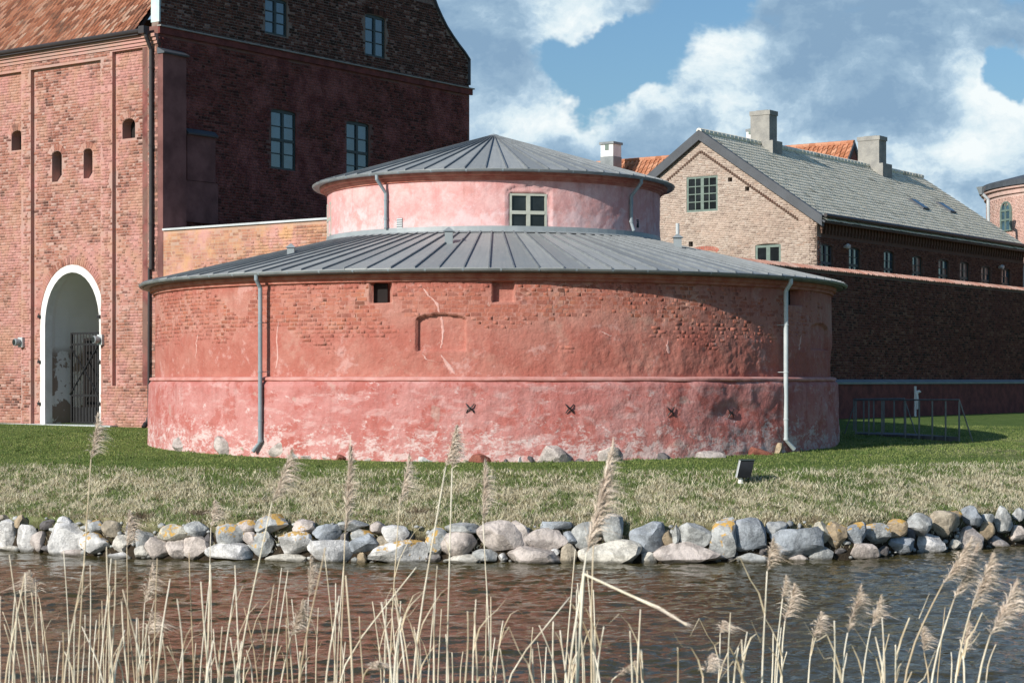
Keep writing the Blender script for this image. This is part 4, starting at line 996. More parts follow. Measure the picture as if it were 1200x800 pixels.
coping(list(reversed([prof_l[0]] + prof_l[1:] + [(3.2, ZT)])), 'l', M_coplit, wid=.42, off=.04)  # sunlit side of the coping, given its own paler metal
# buttress stub with metal cap, blocked niches
def buttress(s0, s1, z0, z1, d, capd, mat):
    m = MB(); m.box(FG.P(s0, z0, 0), FG.u * (s1 - s0), FG.n * d, (0, 0, z1 - z0)); b_ = m.out('buttress', M_butt, G)
    m = MB(); m.hexa([FG.P(s0 - .04, z1, 0), FG.P(s1 + .06, z1, 0), FG.P(s1 + .06, z1, d + .1), FG.P(s0 - .04, z1, d + .1), FG.P(s0 - .04, z1 + .24, 0), FG.P(s1 + .06, z1 + .24, 0), FG.P(s1 + .06, z1 + .05, d + .12), FG.P(s0 - .04, z1 + .05, d + .12)]); m.out('cap_sheet', M_verge, b_)
zc1 = FG.at(200, 66)[1]; sB = FG.at(217, None, .2)
buttress(0.0, sB, 1.6, zc1, .26, .1, M_gable[1])
# second, smaller buttress further along the gable
buttress(FG.at(219, None, .1), FG.at(252, None, .1), FG.at(235, 213)[1], FG.at(235, 160)[1], .12, .08, M_gable[1])
m = MB(); m.box(FG.P(FG.at(214), FG.at(240, 262)[1], 0), FG.u * 1.7, FG.n * .10, (0, 0, FG.at(240, 214)[1] - FG.at(240, 262)[1])); m.out('blocked_opening', M_butt, G)
# the other faces of the block so that it is solid from the side
mb_ = MB(); P = FG.P
mb_.add([P(0, 1.6, -.8), P(W_G, 1.6, -.8), P(W_G, 1.6, -16), P(0, 1.6, -16), P(0, 16.5, -.8), P(W_G, 16.5, -.8), P(W_G, 16.5, -16), P(0, 16.5, -16)], [(1, 2, 6, 5), (2, 3, 7, 6)]); mb_.out('rear_walls', M_gable[1], G)
mb_ = MB(); rz = 22.5; mb_.add([P(W_G + .3, 16.45, -.8), P(W_G + .3, 16.45, -16), P(W_G / 2, rz - 3, -16), P(W_G / 2, rz - 3, -.8)], [(0, 1, 2, 3)]); mb_.out('rear_roof', M_tileo, G)

# ------------------------------------------------------------------ curtain wall between castle and tower
CW = thing('curtain_wall', (C0.x + .5, C0.y - .5, 2.3), 'sunlit orange pink curtain wall with pale metal coping between castle and round tower', 'wall')
FC = Fr((C0.x, C0.y), -V, -U); LC = 10.2
zc = 9.36
wall('wall_body', FC, rect(.02, LC, 1.6, zc), [], M_curt[1], CW, thick=1.0, d0=-.02)
brickwork(FC, rect(.04, LC, 6.4, zc - .02), [], M_curt[0], CW, individually=250, pri=lambda r: -r[2] * 2 - r[1] + r[0] * .3, d0=-.02)
m = MB(); m.hexa([FC.P(.28, zc, .06), FC.P(LC, zc, .06), FC.P(LC, zc, -1.1), FC.P(.28, zc, -1.1), FC.P(.28, zc + .07, .06), FC.P(LC, zc + .07, .06), FC.P(LC, zc + .16, -1.1), FC.P(.28, zc + .16, -1.1)]); m.out('coping', M_coping, CW)

# ------------------------------------------------------------------ retaining wall on the right
WRZ = 8.47
RWP = TC + U * 8.5
RW = thing('rampart_wall', (RWP.x, RWP.y, 2.4), 'long shaded brick rampart wall with red tile coping, right of the round tower', 'wall')
FR_ = Fr((RWP.x, RWP.y), U, -V); LR = 52.0; zl = CZ - .02
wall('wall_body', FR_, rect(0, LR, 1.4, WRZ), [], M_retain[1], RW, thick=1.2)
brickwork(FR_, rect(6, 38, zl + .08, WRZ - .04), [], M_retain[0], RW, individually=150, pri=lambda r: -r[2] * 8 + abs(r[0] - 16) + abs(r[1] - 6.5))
# lower sloped foot and metal ledge
m = MB(); m.hexa([FR_.P(5, 1.2, .0), FR_.P(LR, 1.2, .0), FR_.P(LR, 1.2, .38), FR_.P(5, 1.2, .38), FR_.P(5, zl - .1, .0), FR_.P(LR, zl - .1, .0), FR_.P(LR, zl - .1, .30), FR_.P(5, zl - .1, .30)]); m.out('wall_foot', M_redfoot, RW)
m = MB(); m.hexa([FR_.P(5, zl - .1, .0), FR_.P(LR, zl - .1, .0), FR_.P(LR, zl - .12, .36), FR_.P(5, zl - .12, .36), FR_.P(5, zl + .08, .0), FR_.P(LR, zl + .08, .0), FR_.P(LR, zl - .04, .38), FR_.P(5, zl - .04, .38)]); m.out('metal_ledge', M_pipe, RW)
# coping tiles one by one (nearest 200), both slopes
cm = []
tileme = None
def cope_tile_mesh():
    v = []; f = []
    for b_ in (0, 1):
        for a in range(6):
            t = PI * a / 5; v.append((.105 * -math.cos(t), -.02 - b_ * .44, .05 * math.sin(t) + (.0 if b_ else .17) + (-.02 if b_ else 0)))
    for a in range(5): f.append([a, a + 1, a + 7, a + 6])
    b0 = len(v)
    for a in range(6): v.append((v[6 + a][0], v[6 + a][1], v[6 + a][2] - .03))
    for a in range(5): f.append([6 + a, 7 + a, b0 + a + 1, b0 + a])
    return mesh('coping_tile', v, f, M_cope)
ctm = cope_tile_mesh(); angw = math.atan2(U.y, U.x); base_ = rootloc(RW)
for k in range(190):
    s = 5.0 + k * .205
    o = bpy.data.objects.new('coping_tile', ctm); COL.objects.link(o); o.parent = RW
    o.location = FR_.P(s, WRZ + .02, -.42) - base_; o.rotation_euler = (random.gauss(0, .02), random.gauss(0, .02), angw)
m = MB(); m.hexa([FR_.P(0, WRZ, .04), FR_.P(LR, WRZ, .04), FR_.P(LR, WRZ, -1.24), FR_.P(0, WRZ, -1.24), FR_.P(0, WRZ + .03, .02), FR_.P(LR, WRZ + .03, .02), FR_.P(LR, WRZ + .18, -.45), FR_.P(0, WRZ + .18, -.45)]); m.out('coping_bed', M_cope, RW)
# white marker pipe standing by the foot
s_, z_ = FR_.at(1070, 455, .5); b_ = FR_.P(s_, 2.4, .6)
WP = thing('standpipe', (b_.x, b_.y, 2.4), 'short white pipe with side spout standing in front of the rampart foot', 'pipe')
m = MB(); m.tube([b_, b_ + Vector((0, 0, z_ - 2.4 + .1))], .055, 10); m.out('pipe', M_white, WP)
m = MB(); m.tube([b_ + Vector((.03, 0, z_ - 2.6)), b_ + Vector((.18, -.02, z_ - 2.52)), b_ + Vector((.24, -.02, z_ - 2.56))], [.08, .06, .03], 8); m.tube([b_ + Vector((.04, 0, z_ - 2.6)), b_ + Vector((.12, 0, z_ - 3.3))], [.09, .07], 8); m.out('spout', M_white, WP)

# ------------------------------------------------------------------ footbridge deck with steel railing
def gp(px, py):   # point of the lawn seen at a pixel
    Y = 60.0
    for _ in range(120): X = (px - PX0) / F * Y; z = gzs(X, Y); Y = .88 * Y + .12 * (CZ - z) * F / (py - HY)
    return Vector(((px - PX0) / F * Y, Y, gzs((px - PX0) / F * Y, Y)))
def atd(px, py, Y): return Vector(((px - PX0) / F * Y, Y, CZ - (py - HY) * Y / F))
RB = thing('railed_deck', atd(1060, 514, 61), 'low planked deck with grey steel railings in the tower shadow by the rampart', 'railing')
Yn = 59.5; zt_ = CZ - (469 - HY) * Yn / F; zb_ = 2.1
nearA = atd(1003, 512, 63.5); nearB = atd(1124, 512, 59.5); nearA.z = nearB.z = zb_
farA = nearA + Vector((.4, 2.6, 0)); farB = nearA.lerp(nearB, .80) + Vector((-.3, 3.6, 0))
tz = zt_ - .03
for (A, B, n_, pxs) in ((nearA, nearB, 0, (1003, 1019, 1035, 1063, 1079, 1094, 1109, 1124)), (farA, farB, 6, None)):
    m = MB(); m.tube([Vector((A.x, A.y, tz)), Vector((B.x, B.y, tz + .05))], .024, 8); m.out('top_rail', M_steel, RB)
    ts = [i / (n_ - 1) for i in range(n_)] if n_ else [(p - pxs[0]) / (pxs[-1] - pxs[0]) for p in pxs]
    for t in ts:
        p = A.lerp(B, t); m = MB(); m.box(p + Vector((-.025, -.02, -.1)), (.05, 0, 0), (0, .04, 0), (0, 0, tz - zb_ + .1)); m.out('post', M_steel, RB)
for q, dx in ((nearB, .42), (nearA, -.42), (farB, .42)):
    m = MB(); m.tube([Vector((q.x, q.y, tz + (.05 if q is nearB else 0))), Vector((q.x + dx, q.y, zb_ + .0))], .022, 8); m.out('brace', M_steel, RB)
for k in range(9):
    a = nearA.lerp(nearB, (k + .04) / 9); b2 = nearA.lerp(nearB, (k + .96) / 9); c = farA.lerp(farB, (k + .96) / 9); d_ = farA.lerp(farB, (k + .04) / 9); m = MB()
    m.hexa([v + Vector((0, 0, -.12)) for v in (a, b2, c, d_)] + [v + Vector((0, 0, .14)) for v in (a, b2, c, d_)]); m.out('plank', M_tread, RB)

# ------------------------------------------------------------------ pale brick house on the rampart
H0 = Vector(((957.5 - PX0) / F * 85.0, 85.0, 0))
HS = thing('brick_house', (H0.x, H0.y, 5.0), 'pale brick house with cream tiled roof and two grey chimneys behind the rampart', 'house')
FH = Fr((H0.x, H0.y), V, -U)      # sunny gable, s to the left
FL = Fr((H0.x, H0.y), U, -V)      # long shaded side
zE = CZ + (HY - 252) * 85 / F - .02; zR = CZ + (HY - 158) * 88.56 / F; HW = 12.04; LH = 24.8; b0_ = 5.0
def hr(x0, y0, x1, y1): s0 = FH.at(x1); s1 = FH.at(x0); zt = FH.at((x0 + x1) / 2, y0)[1]; zb = FH.at((x0 + x1) / 2, y1)[1]; return s0, s1, zb, zt
hw1 = hr(804.5, 206.5, 841, 248); hw2 = hr(885, 287, 915, 309); hv = [hr(853, 208, 858, 213), hr(873, 218.5, 878, 224), hr(807, 283, 812, 289)]
gp_ = [(0, b0_), (HW, b0_), (HW, zE), (HW / 2, zR), (0, zE)]
hh = [rect(*hw1), archp(hw2[0], hw2[1], hw2[2], hw2[3] + .06, .07, 6)] + [rect(*v) for v in hv]
wall('gable_wall', FH, gp_, hh, M_house[1], HS, thick=.4, reveal=.25, back=False)
brickwork(FH, [(0.01, 8.3), (HW - .01, 8.3), (HW - .01, zE - .1), (HW / 2, zR - .1), (0.01, zE - .1)], hh, M_house[0], HS, L=.25, H=.085, individually=0)
window(FH, hw1[0], hw1[1], hw1[2], hw1[3], 4, 4, M_hgreen, M_glassd, HS, d=-.03, fw=.10, bar=.045, mull=.17)
window(FH, hw2[0], hw2[1], hw2[2], hw2[3], 2, 1, M_hgreen, M_glassd, HS, d=-.03, fw=.11, bar=.05, mull=.2)
for v in hv:
    m = MB(); m.box(FH.P(v[0] - .1, v[2] - .1, -.24), FH.u * .6, FH.n * -.02, (0, 0, .6)); m.out('air_vent', M_dark, HS)
arch_ring(FH, archp(FH.at(840), FH.at(812), 8, FH.at(826, 294)[1], .12, 8), 2, 11, M_cornice, HS, 0, L_=.2)
# saw-tooth brick course following the slopes
m = MB(); slope = (zR - zE) / (HW / 2); ln = math.hypot(HW / 2, zR - zE)
for side in (0, 1):
    n_ = 52
    for k in range(n_):
        t = (k + .5) / n_; s = t * HW / 2; z = zE + t * (zR - zE) - .78
        if z < zE - .55 or t * HW / 2 < .9: continue
        s = s if side == 0 else HW - s
        m.box(FH.P(s - .045, z - .05, 0), FH.u * .09, FH.n * .05, (0, 0, .12))
m.out('sawtooth_course', M_hdark[1], HS, kind='stuff')
# verge boards
for side in (0, 1):
    sA, sB_ = (-.35, HW / 2) if side == 0 else (HW + .35, HW / 2)
    zA = zE - .35 * slope; m = MB()
    q = [(sA, zA - .26), (sB_, zR - .26), (sB_, zR + .22), (sA, zA + .22)]
    m.hexa([FH.P(s, z, .0) for s, z in q] + [FH.P(s, z, .22 + .002 * side) for s, z in q]); m.out('verge_board', M_verge, HS)
# long side
def lr(x0, y0, x1, y1): s0 = FL.at(x0); s1 = FL.at(x1); zt = FL.at((x0 + x1) / 2, y0)[1]; zb = FL.at((x0 + x1) / 2, y1)[1]; return s0, s1, zb, zt
lw = [lr(962, 286, 976, 320), lr(995, 290, 1008, 322), lr(1036, 294, 1048, 327), lr(1069.5, 300, 1081, 330), lr(1100, 304, 1112, 333), lr(1125, 307, 1136, 336), lr(1150, 312, 1161, 338), lr(1174, 315, 1184, 342)]
lh = [archp(a, b_, c, d_, .10, 6) for a, b_, c, d_ in lw]
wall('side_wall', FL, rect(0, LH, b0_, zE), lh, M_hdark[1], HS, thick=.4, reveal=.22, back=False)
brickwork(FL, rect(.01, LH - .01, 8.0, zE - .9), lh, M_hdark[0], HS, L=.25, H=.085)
for i, w_ in enumerate(lw):
    pale = i >= 3
    window(FL, w_[0], w_[1], w_[2], w_[3] - .02, 2, 3, M_green if i else M_verge, M_glass if i else M_glassd, HS, d=-.08, fw=.06, bar=.03, mull=.12, gm2=M_glassc if pale else None, tran=.12, rowsplit=[.34, .67])
m = MB()
for k in range(72):
    s = .25 + k * .34; m.box(FL.P(s, zE - .62, 0), FL.u * .17, FL.n * .13, (0, 0, .30)); m.box(FL.P(s + .04, zE - .78, 0), FL.u * .09, FL.n * .10, (0, 0, .16))
m.out('brick_corbels', M_hdark[1], HS, kind='stuff')
m = MB(); m.box(FL.P(0, zE - .32, 0), FL.u * LH, FL.n * .15, (0, 0, .32)); m.out('frieze', M_hdark[1], HS)
m = MB(); m.tube([FL.P(-.2, zE - .02, .52), FL.P(LH + .2, zE - .02, .52)], .09, 8); m.out('gutter', M_pipedk, HS)
m = MB(); m.box(FL.P(-.0, zE - .06, .0), FL.u * LH, FL.n * .48, (0, 0, .05)); m.out('eave_board', M_pipedk, HS)
m = MB(); a = FL.P(LH - .3, zE - .1, .5); m.tube([a, FL.P(LH - .3, zE - .5, .3), FL.P(LH - .3, zE - 1.2, .12), FL.P(LH - .3, 8, .12)], .06, 8); m.out('downpipe', M_coping, HS)
for k, (x, y) in enumerate(((989, 289.5), (1170, 313.5))):
    s_, z_ = FL.at(x, y); m = MB(); m.tube([FL.P(s_, z_, 0), FL.P(s_, z_ + .03, .2), FL.P(s_, z_, .3)], [.05, .13, .10], 10); m.out('wall_lantern', M_coping, HS)
# roof
pitH = math.atan(slope); svH = (FL.n * -math.cos(pitH) + Vector((0, 0, 1)) * math.sin(pitH)); nrH = (FL.n * math.sin(pitH) + Vector((0, 0, 1)) * math.cos(pitH))
eH = FL.P(-.17, zE + .07 - .5 * slope, .5); lnR = ln + .5 / math.cos(pitH)
m = MB(); m.box(eH - nrH * .1, FL.u * (LH + .6), svH * lnR, nrH * .08); m.out('roof_deck', M_verge, HS)
svH2 = (FL.n * math.cos(pitH) + Vector((0, 0, 1)) * math.sin(pitH)); nrH2 = (FL.n * -math.sin(pitH) + Vector((0, 0, 1)) * math.cos(pitH)); eH2 = FL.P(-.17, zE + .07 - .5 * slope, -HW - .5)
m = MB(); m.box(eH2 - nrH2 * .1, FL.u * (LH + .6), svH2 * lnR, nrH2 * .1); m.out('rear_roof', M_tilec, HS)
nv_ = int(lnR / .33) + 1
pantiles(eH + nrH * .03, FL.u, svH, nrH, int((LH + .47) / .235), nv_, .235, lnR / nv_, M_tilec, HS, amp=.009, lift=.022)
m = MB()
for k in range(64):
    s = -.2 + k * .39; m.tube([FL.P(s, zR + .16, -HW / 2), FL.P(s + .42, zR + .19, -HW / 2)], [.14, .12], 8)
m.out('ridge_tiles', M_tilec, HS, kind='stuff')
wl = MB(); wl.add([FL.P(LH, b0_, 0), FL.P(LH, b0_, -HW), FL.P(LH, zE, -HW), FL.P(LH, zR, -HW / 2), FL.P(LH, zE, 0)], [(0, 1, 2, 3, 4)]); wl.add([FL.P(0, b0_, -HW), FL.P(LH, b0_, -HW), FL.P(LH, zE, -HW), FL.P(0, zE, -HW)], [(0, 3, 2, 1)]); wl.out('rear_walls', M_hdark[1], HS)
# skylights
for x, y in ((1076, 241), (1108, 245)):
    # find roof point
    k = (x - PX0) / F; l = (HY - y) / F; dv = Vector((k, 1, l)); t = (eH - Vector((0, 0, CZ))).dot(nrH) / dv.dot(nrH); p = Vector((0, 0, CZ)) + dv * t
    m = MB(); m.box(p - FL.u * .4 - svH * .5 - nrH * .02, FL.u * .8, svH * 1.0, nrH * .16); sk = m.out('skylight', M_verge, HS)
    m = MB(); m.box(p - FL.u * .32 - svH * .42 + nrH * .142, FL.u * .64, svH * .84, nrH * .01); m.out('pane', M_glassd, sk)
# chimneys
def chimney(px, ytop, su_, sv_, parent, fr, s, dmid, h0, ztop, mat=M_chim):
    o = fr.P(s, h0, dmid); a = fr.u * su_; b_ = fr.n * -sv_; q = o - a / 2 - b_ / 2
    m = MB(); m.box(q, a, b_, (0, 0, ztop - h0 - .22)); c = m.out('chimney', mat, parent)
    m = MB(); m.box(q - a * .04 - b_ * .04 + Vector((0, 0, ztop - h0 - .22)), a * 1.08, b_ * 1.08, (0, 0, .22)); m.out('chimney_cap', mat, c)
    m = MB(); m.box(q - a * .06 - b_ * .2 + Vector((0, 0, 0)), a * 1.28, b_ * 1.15, (0, 0, (ztop - h0) * .44)); m.out('chimney_base', mat, c)
    m = MB(); m.box(q + a * .2 + b_ * .2 + Vector((0, 0, ztop - h0)), a * .6, b_ * .6, (0, 0, .05)); m.out('flue', M_gutter, c); return c
def ridge_s(px): fr = Fr(tuple((FL.o - FL.n * HW / 2)[:2]), U, -V); return fr.at(px)
s1_ = ridge_s(895); Y1 = (FL.P(s1_, 0, -HW / 2)).y; chimney(0, 0, .78, 1.05, HS, FL, s1_, -HW / 2, zR - .9, CZ + (HY - 131) * Y1 / F)
s2_ = ridge_s(1022); Y2 = (FL.P(s2_, 0, -HW / 2)).y; chimney(0, 0, .9, 1.25, HS, FL, s2_, -HW / 2, zR - .9, CZ + (HY - 161) * Y2 / F)

# ------------------------------------------------------------------ orange roofed range behind
Y0 = 105.0; B0 = atd(1001, 168, Y0)
OB = thing('rear_range', (B0.x, B0.y, 5), 'bright orange tiled roof of a range standing behind the pale brick house', 'building')
FB = Fr((B0.x, B0.y), V, -U); hb = 5.0; pb = math.radians(52); zr = B0.z; Lb = 17.2
svb = (FB.n * -math.cos(pb) + Vector((0, 0, 1)) * math.sin(pb)); nb_ = (FB.n * math.sin(pb) + Vector((0, 0, 1)) * math.cos(pb)); wl_ = 4.2 / math.cos(pb)
e_ = FB.P(0, zr, 0) - svb * wl_
nvb = int(wl_ / .36); pantiles(e_ + nb_ * .04, FB.u, svb, nb_, int(Lb / .30), nvb, .30, wl_ / nvb, M_tileb, OB, amp=.07, lift=.05)
m = MB(); m.box(e_ - nb_ * .1, FB.u * Lb, svb * wl_, nb_ * .08); m.out('roof_deck', M_tileb, OB)
ze = zr - 4.2 * math.tan(pb)
m = MB(); m.add([FB.P(0, zr, 0), FB.P(0, ze, -4.2), FB.P(Lb, ze, -4.2), FB.P(Lb, zr, 0)], [(0, 1, 2, 3)]); m.out('rear_roof', M_tileb, OB)
m = MB(); m.add([FB.P(0.05, ze, 4.1), FB.P(.05, ze, -4.1), FB.P(.05, zr - .15, 0), FB.P(.05, 5, 4.1), FB.P(.05, 5, -4.1), FB.P(Lb - .05, ze, 4.1), FB.P(Lb - .05, 5, 4.1)], [(0, 1, 2), (0, 3, 4, 1), (0, 5, 6, 3)]); m.out('wall', M_gable[1], OB)
m = MB()
for sg in (1, -1):
    m.hexa([FB.P(-.05, ze, 4.25 * sg), FB.P(-.05, zr + .12, 0), FB.P(-.05, zr - .18, 0), FB.P(-.05, ze - .3, 4.25 * sg), FB.P(.08, ze, 4.25 * sg), FB.P(.08, zr + .12, 0), FB.P(.08, zr - .18, 0), FB.P(.08, ze - .3, 4.25 * sg)])
m.out('verge_board', M_verge, OB)
m = MB()
for k in range(44): m.tube([FB.P(k * .39, zr + .04, 0), FB.P(k * .39 + .42, zr + .07, 0)], [.15, .13], 8)
m.out('ridge_tiles', M_tileb, OB, kind='stuff')
# chimney left of it and the small one behind
def free_chimney(px0, pxc, px1, ytop, ybase, Y, label, topmat, lowmat):
    w_ = (px1 - px0) * Y / F; p = atd((px0 + px1) / 2, ybase, Y); zt = CZ + (HY - ytop) * Y / F
    T = thing('chimney_stack', (p.x, p.y, 10), label, 'chimney')
    a = V * (w_ * .62); b_ = U * (w_ * .62); q = Vector((p.x, p.y, 10)) - a / 2 - b_ / 2; hmid = p.z + (zt - p.z) * .42
    m = MB(); m.box(q - a * .02 - b_ * .02, a * 1.04, b_ * 1.04, (0, 0, hmid - 10)); m.out('lead_skirt', lowmat, T)
    m = MB(); m.box(Vector((q.x, q.y, hmid)), a, b_, (0, 0, zt - hmid - .1)); m.out('stack', topmat, T)
    m = MB(); m.box(Vector((q.x, q.y, zt - .1)) - a * .08 - b_ * .08, a * 1.16, b_ * 1.16, (0, 0, .14)); m.out('cap', M_gutter, T)
    m = MB(); f = Vector((q.x, q.y, 0)) + a * .35; m.box(Vector((f.x, f.y, hmid + (zt - hmid) * .45)) - U * .03, a * .3, U * .05, (0, 0, .35)); m.out('hatch', M_hgreen, T)
free_chimney(702, 720, 730, 168, 196, 112, 'whitewashed chimney with dark cap and lead skirt, left of the orange roof', M_white, M_gutter)
free_chimney(873.5, 880, 888, 152.5, 170, 115, 'small white capped chimney half hidden by the left grey chimney of the house', M_white, M_white)

# ------------------------------------------------------------------ far round tower at the right edge
FTc = atd(1330, 250, 118); FTr = 9.0
FT = thing('far_round_tower', (FTc.x, FTc.y, 5), 'pale pink brick round tower with dark roof rim cut by the right edge', 'tower')
def fcyl(a, r, z): return Vector((FTc.x + r * math.sin(a), FTc.y - r * math.cos(a), z))
zfw = CZ + (HY - 226) * 118 / F - .35
def fring(name, prof, mat, n=90, smooth=False, closed=True):
    m_ = len(prof); vs = [fcyl(2 * PI * i / n, r, z) for i in range(n) for r, z in prof]
    fs = [[i * m_ + k, ((i + 1) % n) * m_ + k, ((i + 1) % n) * m_ + (k + 1) % m_, i * m_ + (k + 1) % m_] for i in range(n) for k in range(m_ if closed else m_ - 1)]
    return obj(name, vs, fs, mat, FT, smooth)
fring('wall', [(FTr, 5), (FTr, zfw)], M_ftow[1], closed=False)
A = brick_layout(rect(-2.2 * FTr * .8, -0.0, 9.5, zfw - .1), [], L=.26, H=.09)
def fplace(s, z, d): a = s / FTr; r = FTr + d; return np.stack([FTc.x + r * np.sin(a), FTc.y - r * np.cos(a), z], -1)
Vv, Q = brick_mesh_arrays(A, fplace); obj_np('brickwork', Vv, Q, M_ftow[0], FT, kind='stuff')
fring('cornice', [(FTr - .1, zfw - .05), (FTr + .12, zfw), (FTr + .14, zfw + .25), (FTr + .3, zfw + .3), (FTr + .32, zfw + .42), (FTr - .1, zfw + .42)], M_ftow[1])
fring('roof_rim', [(FTr, zfw + .42), (FTr + .42, zfw + .45), (FTr + .42, zfw + .78), (FTr + .3, zfw + .85), (FTr - .5, zfw + 1.05), (0.1, zfw + 3.2), (0.1, zfw + .5)], M_verge)
# arched window on the tower
best = min(np.arange(-1.5, 0, .005), key=lambda a: abs((fcyl(a, FTr, 0).x / fcyl(a, FTr, 0).y) - (1179.5 - PX0) / F))
pc = fcyl(best, FTr, 0); Ff = Fr((pc.x, pc.y), (math.cos(best), math.sin(best)), (math.sin(best), -math.cos(best))); kz = lambda y: CZ + (HY - y) * pc.y / F
hwf = 3.6 * pc.y / F / max(.3, math.cos(best)) ; ap = archp(-hwf, hwf, kz(271), kz(236), hwf, 12)
n_ = len(ap); cen = (0, (kz(271) + kz(236)) / 2)
vs = [Ff.P(s, z, .10) for s, z in ap] + [Ff.P(s, z, -.3) for s, z in ap] + [Ff.P(s * .76, cen[1] + (z - cen[1]) * .92, .10) for s, z in ap] + [Ff.P(s * .76, cen[1] + (z - cen[1]) * .92, .03) for s, z in ap]
fs = []
for i in range(n_):
    j = (i + 1) % n_; fs += [[i, j, j + n_, i + n_], [i, j, j + 2 * n_, i + 2 * n_], [i + 2 * n_, j + 2 * n_, j + 3 * n_, i + 3 * n_]]
fw_ = obj('window', vs, fs, M_hgreen, FT)
for sg in (-1, 1):
    pg = archp(min(0, sg * hwf * .74) + (.05 if sg > 0 else 0), max(0, sg * hwf * .74) - (.05 if sg < 0 else 0), kz(269.5), kz(240), hwf * .4, 6); vs = [Ff.P(s, z, .05) for s, z in pg]
    obj('pane', vs + [Ff.P(s, z, .02) for s, z in pg], [list(range(len(pg)))], M_glass, fw_)
m = MB(); m.box(Ff.P(-.05, kz(270), .02), Ff.u * .1, Ff.n * .09, (0, 0, kz(238) - kz(270)))
for y in (248, 259): m.box(Ff.P(-hwf * .75, kz(y), .02), Ff.u * hwf * 1.5, Ff.n * .088, (0, 0, .12))
m.out('glazing_bars', M_hgreen, FT)
# rain pipe with hopper
q = atd(1150, 226, 112); q2 = atd(1158, 234, 112); q3 = atd(1158.5, 262, 112); m = MB(); m.tube([q, q2, q3], .10, 8); hp_ = m.out('rain_pipe', M_coping, FT)
m = MB(); m.tube([q - Vector((0, 0, .1)), q + Vector((-.02, 0, .35))], [.12, .28], 8); m.out('hopper', M_zinc, hp_)

# ------------------------------------------------------------------ floodlight on the bank
fp = gp(868, 566); fp.z = gzs(fp.x, fp.y)
fp.z += .0
FLD = thing('floodlight', fp, 'black box floodlight tilted on a short pale post at the top of the bank', 'floodlight')
Yf = fp.y; k = Yf / F
m = MB(); m.tube([fp - Vector((0, 0, .1)), fp + Vector((0, 0, .14))], [.09, .045], 8); m.out('post', M_white, FLD)
c = atd(873, 549, Yf); hx = 8.0 * k; hz = 10 * k; sh = 2.2 * k
m = MB(); prof = []
for i in range(9):
    t = i / 8; prof.append((t, math.sin(t * PI) * .035))
vs = []; fs = []
for t, bo in prof:
    z = -hz + 2 * hz * t; x = sh * (2 * t - 1)
    vs += [c + Vector((-hx + x, -.13 - bo, z)), c + Vector((hx + x, -.13 - bo, z)), c + Vector((hx + x, .13, z)), c + Vector((-hx + x, .13, z))]
for i in range(8):
    for j in range(4): fs.append([i * 4 + j, i * 4 + (j + 1) % 4, (i + 1) * 4 + (j + 1) % 4, (i + 1) * 4 + j])
fs += [[3, 2, 1, 0], [32, 33, 34, 35]]
fo = obj('housing', vs, fs, plain('black_enamel', (.012, .014, .018), .5, spec=.3), FLD)
m = MB(); m.box(c + Vector((-hx + sh - .01, -.17, hz)), (2 * hx + .02, 0, 0), (0, .32, 0), (0, 0, .025)); m.out('visor', M_green, fo)
m = MB(); m.hexa([c + Vector((-hx - sh - .012, -.13, -hz)), c + Vector((-hx - sh + .0, -.14, -hz)), c + Vector((-hx - sh, .13, -hz)), c + Vector((-hx - sh - .012, .13, -hz)), c + Vector((-hx + sh - .012, -.13, hz)), c + Vector((-hx + sh, -.14, hz)), c + Vector((-hx + sh, .13, hz)), c + Vector((-hx + sh - .012, .13, hz))]); m.out('side_plate', M_coping, fo)
m = MB(); m.tube([fp + Vector((0, 0, .1)), Vector((c.x - hx * .5, c.y, c.z - hz - .02)), Vector((c.x + hx * .3, c.y, c.z - hz - .0))], .016, 6); m.out('bracket', M_iron, FLD)

